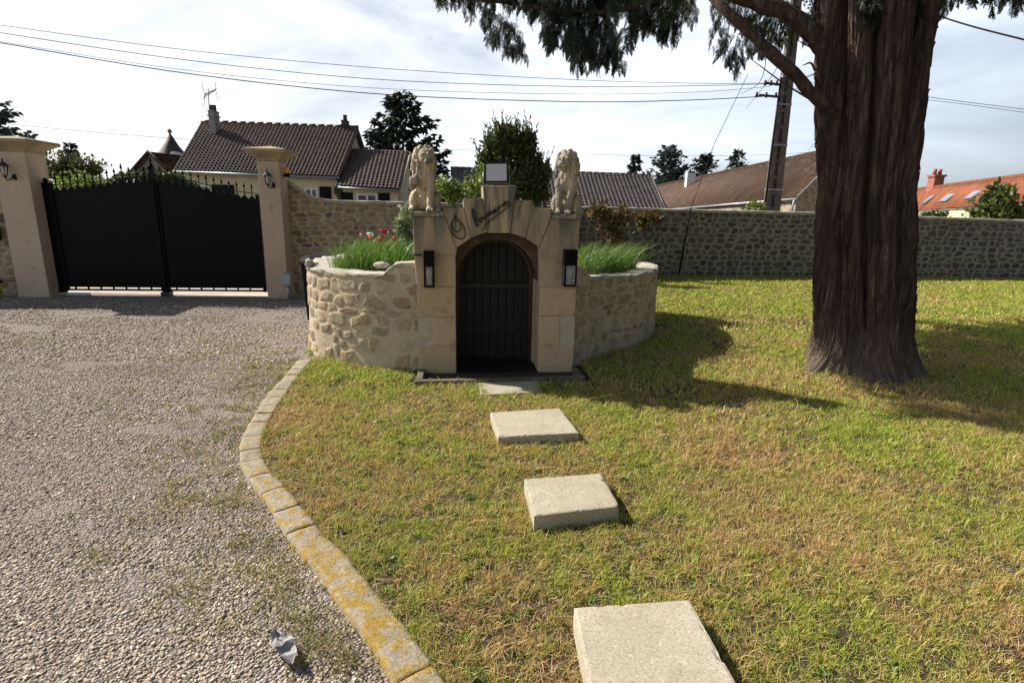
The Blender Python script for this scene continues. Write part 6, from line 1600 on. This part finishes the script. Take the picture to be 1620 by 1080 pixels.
bush('round_tree', 'small rounded olive tree in front of the orange roofed house', 'tree', (P(1578, 350, 21)[0], 21, 0.0),
     [lobe(1578, 330, 21, 27, 24), lobe(1578, 312, 21, 16, 16), lobe(1560, 338, 21, 18, 14), lobe(1598, 340, 21, 16, 12)], 'leaf_laurel', 0.12, 90, 8, 0.12, 56, 0.05, None, 1.6, 0.3, 3)
bush('wall_plant', 'low green plant showing over the wall at the foot of the utility pole', 'plant', (P(1195, 340, 17.5)[0], 17.5, 0.0),
     [lobe(1195, 330, 17.5, 15, 8)], 'leaf_light', 0.06, 40, 8, 0.05, 57, 0.02)
bush('wall_plant', 'low green plant showing over the wall just right of the cypress trunk', 'plant', (P(1488, 350, 19)[0], 19, 0.0),
     [lobe(1484, 341, 19, 14, 5), lobe(1470, 342, 19, 12, 4)], 'leaf_hedge', 0.06, 40, 8, 0.05, 58, 0.02)
bush('bare_tree', 'half bare twiggy tree behind the left gate leaf', 'tree', (P(118, 300, 24)[0], 24, 0.0),
     [lobe(118, 266, 24, 36, 20), lobe(98, 262, 24, 20, 16), lobe(138, 268, 24, 18, 14), lobe(108, 280, 24, 36, 14)], 'leaf_olive', 0.10, 60, 7, 0.16, 59, 0.06, None, 1.6, 0.2, 9, 0, 26)
conifer('conifer_tree', 'thin blue conifer poking up behind the twiggy tree at the gate', P(122, 300, 30) * np.array([1, 1, 0]), P(122, 228, 30)[2], 1.3, 'leaf_blue', 61, None, 1.0, 0.14, 0.3, 16, 0.3, 0.4)
bush('yellow_shrub', 'bright yellow green shrub behind the left gate leaf below the twiggy tree', 'shrub', (P(128, 300, 15)[0], 15, 0.0),
     [lobe(128, 292, 15, 30, 12), lobe(100, 296, 15, 24, 9), lobe(150, 296, 15, 16, 9)], 'leaf_light', 0.06, 60, 8, 0.07, 62, 0.02)
hd = thing('clipped_hedge', 'rounded clipped green hedge showing between the gate finials', 'hedge', (P(232, 300, 16)[0], 16, 0))
rgh = np.random.default_rng(63); pts = []
for k in range(5200):
    x = rgh.uniform(166, 312); top = np.interp(x, [166, 190, 225, 270, 312], [290, 276, 270, 275, 292]) + rgh.normal() * 1.5; y = top + abs(rgh.normal()) * 7
    pts.append(P(x, y, 16 + rgh.random() * 0.8))
v, f = leaves(np.array(pts), 0.05, rgh, 1.5); fobj('crown', v, f, M['leaf_hedge'], hd)
m = MB(); a, b = P(172, 300, 16.4), P(306, 300, 16.4); m.hull([(a[0], 16.1, 0), (b[0], 16.1, 0), (b[0], 16.7, 0), (a[0], 16.7, 0)], [(a[0] + .3, 16.2, a[2] + .15), (b[0] - .3, 16.2, b[2] + .15), (b[0] - .3, 16.6, b[2] + .15), (a[0] + .3, 16.6, a[2] + .15)]); m.build('trunk', M['leaf_hedge'], hd)
bush('dark_shrub', 'dark evergreen shrub between the cream house wing and the left lion', 'shrub', (P(690, 330, 24)[0], 24, 0.0),
     [lobe(690, 306, 24, 14, 12), lobe(672, 314, 24, 20, 14)], 'leaf_spruce', 0.12, 60, 8, 0.12, 64, 0.05)

# tall grass in the raised bed, leaning with the wind
def blades(pts, h, w, rng, lean=(0, 0), spread=0.35, seg=3):
    n = len(pts); a = rng.random(n) * 2 * math.pi; side = np.stack([np.cos(a), np.sin(a), np.zeros(n)], 1)
    spv = spread * np.exp(rng.normal(size=n) * 0.45)
    out = np.stack([rng.normal(size=n) * spv + lean[0], rng.normal(size=n) * spv + lean[1], np.zeros(n)], 1)
    h = np.broadcast_to(h, (n,))[:, None]; w = np.broadcast_to(w, (n,))[:, None]; rows = []
    for k in range(seg):
        f = k / seg; c = pts + np.array([0, 0, 1.0]) * h * f * (1 - 0.15 * f) + out * h * f ** 2
        ww = w * (1 - 0.55 * f); rows += [c - side * ww / 2, c + side * ww / 2]
    rows.append(pts + np.array([0, 0, 0.82]) * h + out * h)
    V = np.stack(rows, 1).reshape(-1, 3); k_ = 2 * seg + 1; b = np.arange(n)[:, None] * k_
    F = []
    for k in range(seg - 1): F += [b + np.array([[2 * k, 2 * k + 1, 2 * k + 3]]), b + np.array([[2 * k, 2 * k + 3, 2 * k + 2]])]
    F.append(b + np.array([[2 * seg - 2, 2 * seg - 1, 2 * seg]]))
    return V, np.vstack(F)
rgb = np.random.default_rng(71)
def bed_pts(n, x0, x1, y0, y1, z): return np.stack([rgb.uniform(x0, x1, n), rgb.uniform(y0, y1, n), np.full(n, z)], 1)
pg = bed_pts(2600, -1.95, -0.95, 5.9, 7.2, 0.82)
pg[:, 2] = 0.80 + 0.05 * rgb.random(len(pg))
v, f = blades(pg, rgb.uniform(0.24, 0.56, len(pg)), 0.010, rgb, (0.18, 0), 0.3)
o = fobj('tall_grass', v, f, M['tall_grass']); o['kind'] = 'stuff'; o['label'] = 'tall green grass and tulip leaves in the left half of the raised bed'; o['category'] = 'grass'
pg = bed_pts(1700, 0.72, 1.55, 6.35, 7.4, 0.80); pg = pg[(pg[:, 0] < 0.62 + (pg[:, 1] - 5.9) * 0.75)]
v, f = blades(pg, rgb.uniform(0.24, 0.56, len(pg)), 0.009, rgb, (0.38, 0), 0.28)
o = fobj('tall_grass', v, f, M['tall_grass']); o['kind'] = 'stuff'; o['label'] = 'tall wind blown grass in the right half of the raised bed'; o['category'] = 'grass'
pg = bed_pts(700, -1.0, 0.9, 6.0, 8.2, 1.0); v, f = blades(pg, rgb.uniform(0.08, 0.25, len(pg)), 0.009, rgb, (0.1, 0), 0.4)
o = fobj('tall_grass', v, f, M['tall_grass']); o['kind'] = 'stuff'; o['label'] = 'shorter grass on the mound behind the stone entrance'; o['category'] = 'grass'

def tulip(px, py, Y, mat, label, s_=1.0, opened=0.0):
    c = P(px, py, Y); base = np.array([c[0] + 0.02, Y, 0.82]); t_ = thing('tulip', label, 'flower', base, 'tulips in the raised bed')
    m = MB(); m.tube(spline([base, (base + c) / 2 + np.array([.01, 0, 0]), c], 8), 0.005, 5); m.build('stem', M['stem_green'], t_)
    m = MB()
    for k in range(6):
        a = k * math.pi / 3; ca, sa = math.cos(a), math.sin(a); r0 = (0.026 if k % 2 else 0.022) * s_ * (1 + opened)
        V = []
        for i in range(6):
            f = i / 5; rr_ = r0 * (math.sin(math.pi * (0.15 + 0.6 * f)) + opened * f); hh = 0.065 * s_ * f * (1 - 0.3 * opened); ww = 0.022 * s_ * math.sin(math.pi * (0.12 + 0.83 * f))
            V += [(c[0] + ca * rr_ - sa * ww, c[1] + sa * rr_ + ca * ww, c[2] - 0.02 + hh), (c[0] + ca * rr_ * 1.1, c[1] + sa * rr_ * 1.1, c[2] - 0.02 + hh), (c[0] + ca * rr_ + sa * ww, c[1] + sa * rr_ - ca * ww, c[2] - 0.02 + hh)]
        m.add(V, [(i * 3 + j, i * 3 + j + 1, i * 3 + 4 + j, i * 3 + 3 + j) for i in range(5) for j in range(2)], True)
    m.build('bloom', M[mat], t_)
    m = MB()
    for sg in (-1, 1): m.add([base + np.array([0, 0, 0]), base + np.array([sg * .03, -.02, .1]), base + np.array([sg * .07, 0, .22]), base + np.array([sg * .03, .02, .11])], [(0, 1, 2, 3)])
    m.build('leaf', M['stem_green'], t_)
tulip(585.5, 372, 6.5, 'white_petal', 'white tulip standing tallest on the left of the bed', 0.9, 0.3)
tulip(608.5, 367, 6.6, 'red_petal', 'wide open crimson tulip, the highest bloom in the bed', 0.95, 0.6)
tulip(586, 378, 6.3, 'orange_petal', 'orange red tulip directly below the white one', 0.8)
tulip(602, 379, 6.3, 'orange_petal', 'orange red tulip in the middle of the row, below the crimson one', 0.8)
tulip(624, 378, 6.3, 'orange_petal', 'orange red tulip nearest the stone pier', 0.8)
tulip(571.5, 373, 6.7, 'pink_petal', 'faded pink tulip leftmost in the bed', 0.8)

# crumpled grey scrap on the gravel
q = G(450, 1032, -0.02); m = MB(); rs = random.Random(5); n_ = 9; V = []
for i in range(n_):
    for j in range(4):
        f = i / (n_ - 1); w = 0.006 + 0.022 * math.sin(math.pi * min(1, f * 0.8 + 0.1)); V.append((q[0] - 0.06 + 0.13 * f + rs.uniform(-.006, .006) + (j - 1.5) * w * 0.55, q[1] + 0.06 - 0.13 * f + (j - 1.5) * w * 0.55, 0.0 + rs.uniform(0, .032)))
m.add(V, [(i * 4 + j, i * 4 + j + 1, i * 4 + 5 + j, i * 4 + 4 + j) for i in range(n_ - 1) for j in range(3)]); tag(m.build('crumpled_scrap', M['scrap_grey']), 'crumpled strip of grey sheeting lying on the gravel near the kerb', 'litter')

# ================================================================== GRAVEL, WEEDS, LAWN GRASS
rgg = np.random.default_rng(81)
kx = lambda y: np.interp(y, mid[::-1, 1], mid[::-1, 0])
icoV, icoF = None, None
bm = bmesh.new(); bmesh.ops.create_icosphere(bm, subdivisions=1, radius=1.0); bm.verts.ensure_lookup_table()
icoV = np.array([v.co[:] for v in bm.verts]); icoF = np.array([[v.index for v in f_.verts] for f_ in bm.faces]); bm.free()
octV = np.array([(1, 0, 0), (0, 1, 0), (-1, 0, 0), (0, -1, 0), (0, 0, 1), (0, 0, -1.)]); octF = np.array([(0, 1, 4), (1, 2, 4), (2, 3, 4), (3, 0, 4), (1, 0, 5), (2, 1, 5), (3, 2, 5), (0, 3, 5)])
def pebbles(P0, s_, BV, BF):
    n = len(P0); k = len(BV)
    v = np.tile(BV, (n, 1, 1)) * rgg.uniform(0.6, 1.35, (n, k, 1))
    v *= np.stack([s_ * rgg.uniform(0.8, 1.4, n), s_ * rgg.uniform(0.6, 1.0, n), s_ * rgg.uniform(0.28, 0.6, n)], 1)[:, None, :]
    a = rgg.random(n) * 2 * math.pi; tl_ = rgg.normal(size=n) * 0.45
    ca, sa, ct_, st_ = np.cos(a), np.sin(a), np.cos(tl_), np.sin(tl_)
    x, y, z = v[..., 0], v[..., 1], v[..., 2]
    y, z = y * ct_[:, None] - z * st_[:, None], y * st_[:, None] + z * ct_[:, None]
    x, y = x * ca[:, None] - y * sa[:, None], x * sa[:, None] + y * ca[:, None]
    V = np.stack([x, y, z], -1) + P0[:, None, :]
    F = BF[None] + (np.arange(n) * k)[:, None, None]
    return V.reshape(-1, 3), F.reshape(-1, BF.shape[1])
def drive_pts(n, y0, y1, margin=1.2):
    y = y0 + (y1 - y0) * rgg.random(n); x0 = -(y + 0.4) * 0.98 - margin * 0.6; x1 = np.where(y < 5.9, kx(y) - 0.05, -2.45)
    x = x0 + (x1 - x0) * rgg.random(n); return x, y, (x1 - x0)
parts = []
for y0, y1, dens, s0, BV, BF in ((0.9, 2.3, 10500, 0.0057, icoV, icoF), (2.3, 3.6, 7600, 0.0064, octV, octF), (3.6, 5.6, 4000, 0.0084, octV, octF), (5.6, 9.4, 1500, 0.0118, octV, octF)):
    w = np.mean(np.where(np.linspace(y0, y1, 20) < 5.9, kx(np.linspace(y0, y1, 20)), -2.45) + (np.linspace(y0, y1, 20) + .4) * .98 + .7)
    n = int(dens * w * (y1 - y0)); x, y, ww = drive_pts(n, y0, y1)
    keep = (fbm(x * 0.8, y * 2.0, 4) + 0.25 * (fbm(x * 5, y * 5, 2) - 0.5)) > 0.34; x, y = x[keep], y[keep]
    s_ = s0 * np.clip(np.exp(rgg.normal(size=len(x)) * 0.38), 0.45, 1.75)
    parts.append(pebbles(np.stack([x, y, -0.03 + s_ * 0.25 * rgg.random(len(x))], 1), s_, BV, BF))
V, F = merge(parts); print('gravel faces', len(F))
o = fobj('gravel', V, F, M['pebble']); o['kind'] = 'stuff'

# weeds: sparse tufts in the gravel, thicker towards the kerb
wp_ = []
spots = [(150, 880, 8), (300, 930, 9), (345, 790, 10), (260, 775, 9), (240, 815, 6), (330, 990, 6), (410, 860, 12), (440, 900, 14), (370, 800, 10), (480, 980, 16), (530, 1040, 18), (415, 645, 10), (385, 600, 10), (350, 560, 9), (300, 570, 8), (260, 590, 7), (380, 545, 8), (330, 540, 7), (430, 585, 10), (440, 560, 10), (200, 620, 6), (310, 905, 6), (215, 660, 5), (180, 640, 5), (60, 540, 6), (30, 545, 5), (350, 505, 6), (460, 940, 12), (500, 1010, 14), (395, 590, 8), (285, 955, 6)]
for x, y, n in spots:
    c = G(x, y, -0.03); k = n * 9; sp_ = 0.035 + 0.012 * c[1]
    p = np.stack([c[0] + rgg.normal(size=k) * sp_ * 1.4, c[1] + rgg.normal(size=k) * sp_, np.full(k, -0.03)], 1); wp_.append(p)
for k in range(210):
    y = 0.9 + 4.9 * rgg.random() ** 0.8; x = kx(y) - 0.06 - abs(rgg.normal()) * 0.34; n = 14
    wp_.append(np.stack([x + rgg.normal(size=n) * .035, y + rgg.normal(size=n) * .035, np.full(n, -0.03)], 1))
wpp = np.vstack(wp_); wpp = wpp[(wpp[:, 0] < np.where(wpp[:, 1] < 5.9, kx(wpp[:, 1]) - 0.07, -2.45))]
v, f = blades(wpp, rgg.uniform(0.018, 0.055, len(wpp)), 0.0036 + 0.0009 * wpp[:, 1], rgg, (0, 0), 0.9, 2)
o = fobj('weeds', v, f, M['weed']); o['kind'] = 'stuff'

# lawn grass
bed_poly = [tuple(p) for p in np.vstack([pL_, pR_])]
def lawn_pts(n, y0, y1, x_lo=None, x_hi=None):
    y = y0 + (y1 - y0) * rgg.random(n)
    x0 = np.where(y < 5.95, kx(y) + 0.05, -2.3); x0 = np.where(y > 8.6, 1.6 + (y - 8.6) * 0.3, x0)
    x1 = y * 1.02 + 1.6
    x = x0 + (x1 - x0) * rgg.random(n)
    ok = ~inpoly(x, y, bed_poly)
    for sp_ in slab_polys: ok &= ~inpoly(x, y, sp_)
    ok &= ((x - TB[0]) ** 2 + (y - TB[1]) ** 2) > 0.50 ** 2
    uu = (x - FA[0]) * fdir[0] + (y - FA[1]) * fdir[1]; oo = (x - FA[0]) * fn[0] + (y - FA[1]) * fn[1]
    ok &= ~((uu > -0.22) & (uu < 1.5) & (oo > -0.5) & (oo < 0.36))
    wy = np.interp(x, wp[:, 0], wp[:, 1]); ok &= y < wy - 0.06
    return x[ok], y[ok]
parts = []
for y0, y1, dens, hh, ww in ((0.9, 2.0, 32000, 0.026, 0.0032), (2.0, 3.2, 24000, 0.028, 0.0038), (3.2, 4.8, 14000, 0.034, 0.0054), (4.8, 7.5, 6000, 0.042, 0.0085), (7.5, 15.6, 1900, 0.044, 0.017)):
    ys = np.linspace(y0, y1, 9); w = np.mean(ys * 1.02 + 1.6 - np.where(ys < 5.95, kx(ys), np.where(ys > 8.6, 1.6 + (ys - 8.6) * .3, -2.3)))
    n = int(dens * w * (y1 - y0)); x, y = lawn_pts(n, y0, y1)
    # clumping and thin places
    d1 = fbm(x * 1.6 + 5, y * 1.6, 4); d2 = fbm(x * 14, y * 14, 2)
    d3 = fbm(x * 30 + 3, y * 30, 2)
    keep = rgg.random(len(x)) < np.clip(0.10 + 1.5 * sstep(0.36, 0.60, d1 * 0.30 + d2 * 0.34 + d3 * 0.36), 0.14, 1)
    x, y, d1, d2, d3 = x[keep], y[keep], d1[keep], d2[keep], d3[keep]
    h = hh * (0.35 + 0.65 * d2 + 0.5 * d3) * np.exp(rgg.normal(size=len(x)) * 0.35)
    p = np.stack([x, y, np.full(len(x), -0.003)], 1)
    v, f = blades(p, h, ww * rgg.uniform(0.7, 1.3, len(x)), rgg, (0.05, 0), 0.55, 2)
    parts.append((v, f))
for y0, y1, dens, ll in ((0.9, 2.4, 5000, 0.011), (2.4, 4.8, 2400, 0.013)):
    ys = np.linspace(y0, y1, 9); n = int(dens * np.mean(ys * 1.02 + 1.6 - kx(ys)) * (y1 - y0)); x, y = lawn_pts(n, y0, y1)
    p = np.stack([x, y, np.full(len(x), 0.001)], 1); parts.append(blades(p, ll * np.exp(rgg.normal(size=len(x)) * 0.3), 0.0026 + 0.0006 * y, rgg, (0, 0), 2.6, 2))
# tufts along slab edges and the surround
tf = []
for sp_ in slab_polys:
    for k in range(4):
        a, b = np.array(sp_[k]), np.array(sp_[(k + 1) % 4]); n = 420; s_ = rgg.random(n)[:, None]
        o_ = np.array([b[1] - a[1], a[0] - b[0]]); o_ /= np.linalg.norm(o_); cc = sum(np.array(q) for q in sp_) / 4
        if np.dot((a + b) / 2 + o_ - cc, o_) < 0: o_ = -o_
        keep = vnoise((s_[:, 0] * 6 + k * 9), np.zeros(n)) > 0.42
        tf.append((a + (b - a) * s_ + o_ * (0.012 + abs(rgg.normal(size=n)) * 0.022)[:, None])[keep])
tf = np.vstack(tf); v, f = blades(np.column_stack([tf, np.zeros(len(tf))]), rgg.uniform(0.02, 0.062, len(tf)), 0.0045, rgg, (0, 0), 0.5, 2); parts.append((v, f))
# broad leaved weeds in the turf
rc = []
for k in range(240):
    y = 1.3 + 4.2 * rgg.random() ** 1.3; x = kx(np.array(y)) + 0.15 + abs(rgg.normal()) * 0.9
    if any(inpoly(np.array([x]), np.array([y]), sp_)[0] for sp_ in slab_polys): continue
    n = 9; a = rgg.random(n) * 2 * math.pi; d = np.stack([np.cos(a), np.sin(a), rgg.uniform(0.15, 0.7, n)], 1)
    c = np.array([x, y, 0.004]) + rgg.normal(size=(n, 3)) * np.array([.012, .012, .002])
    rc.append(leaves(c, rgg.uniform(0.010, 0.018, n), rgg, 2.0, d))
v, f = merge(rc); o = fobj('lawn_weeds', v, f, M['lawn_weed']); o['kind'] = 'stuff'
V, F = merge(parts); print('grass faces', len(F))
o = fobj('grass', V, F, M['grass']); o['kind'] = 'stuff'
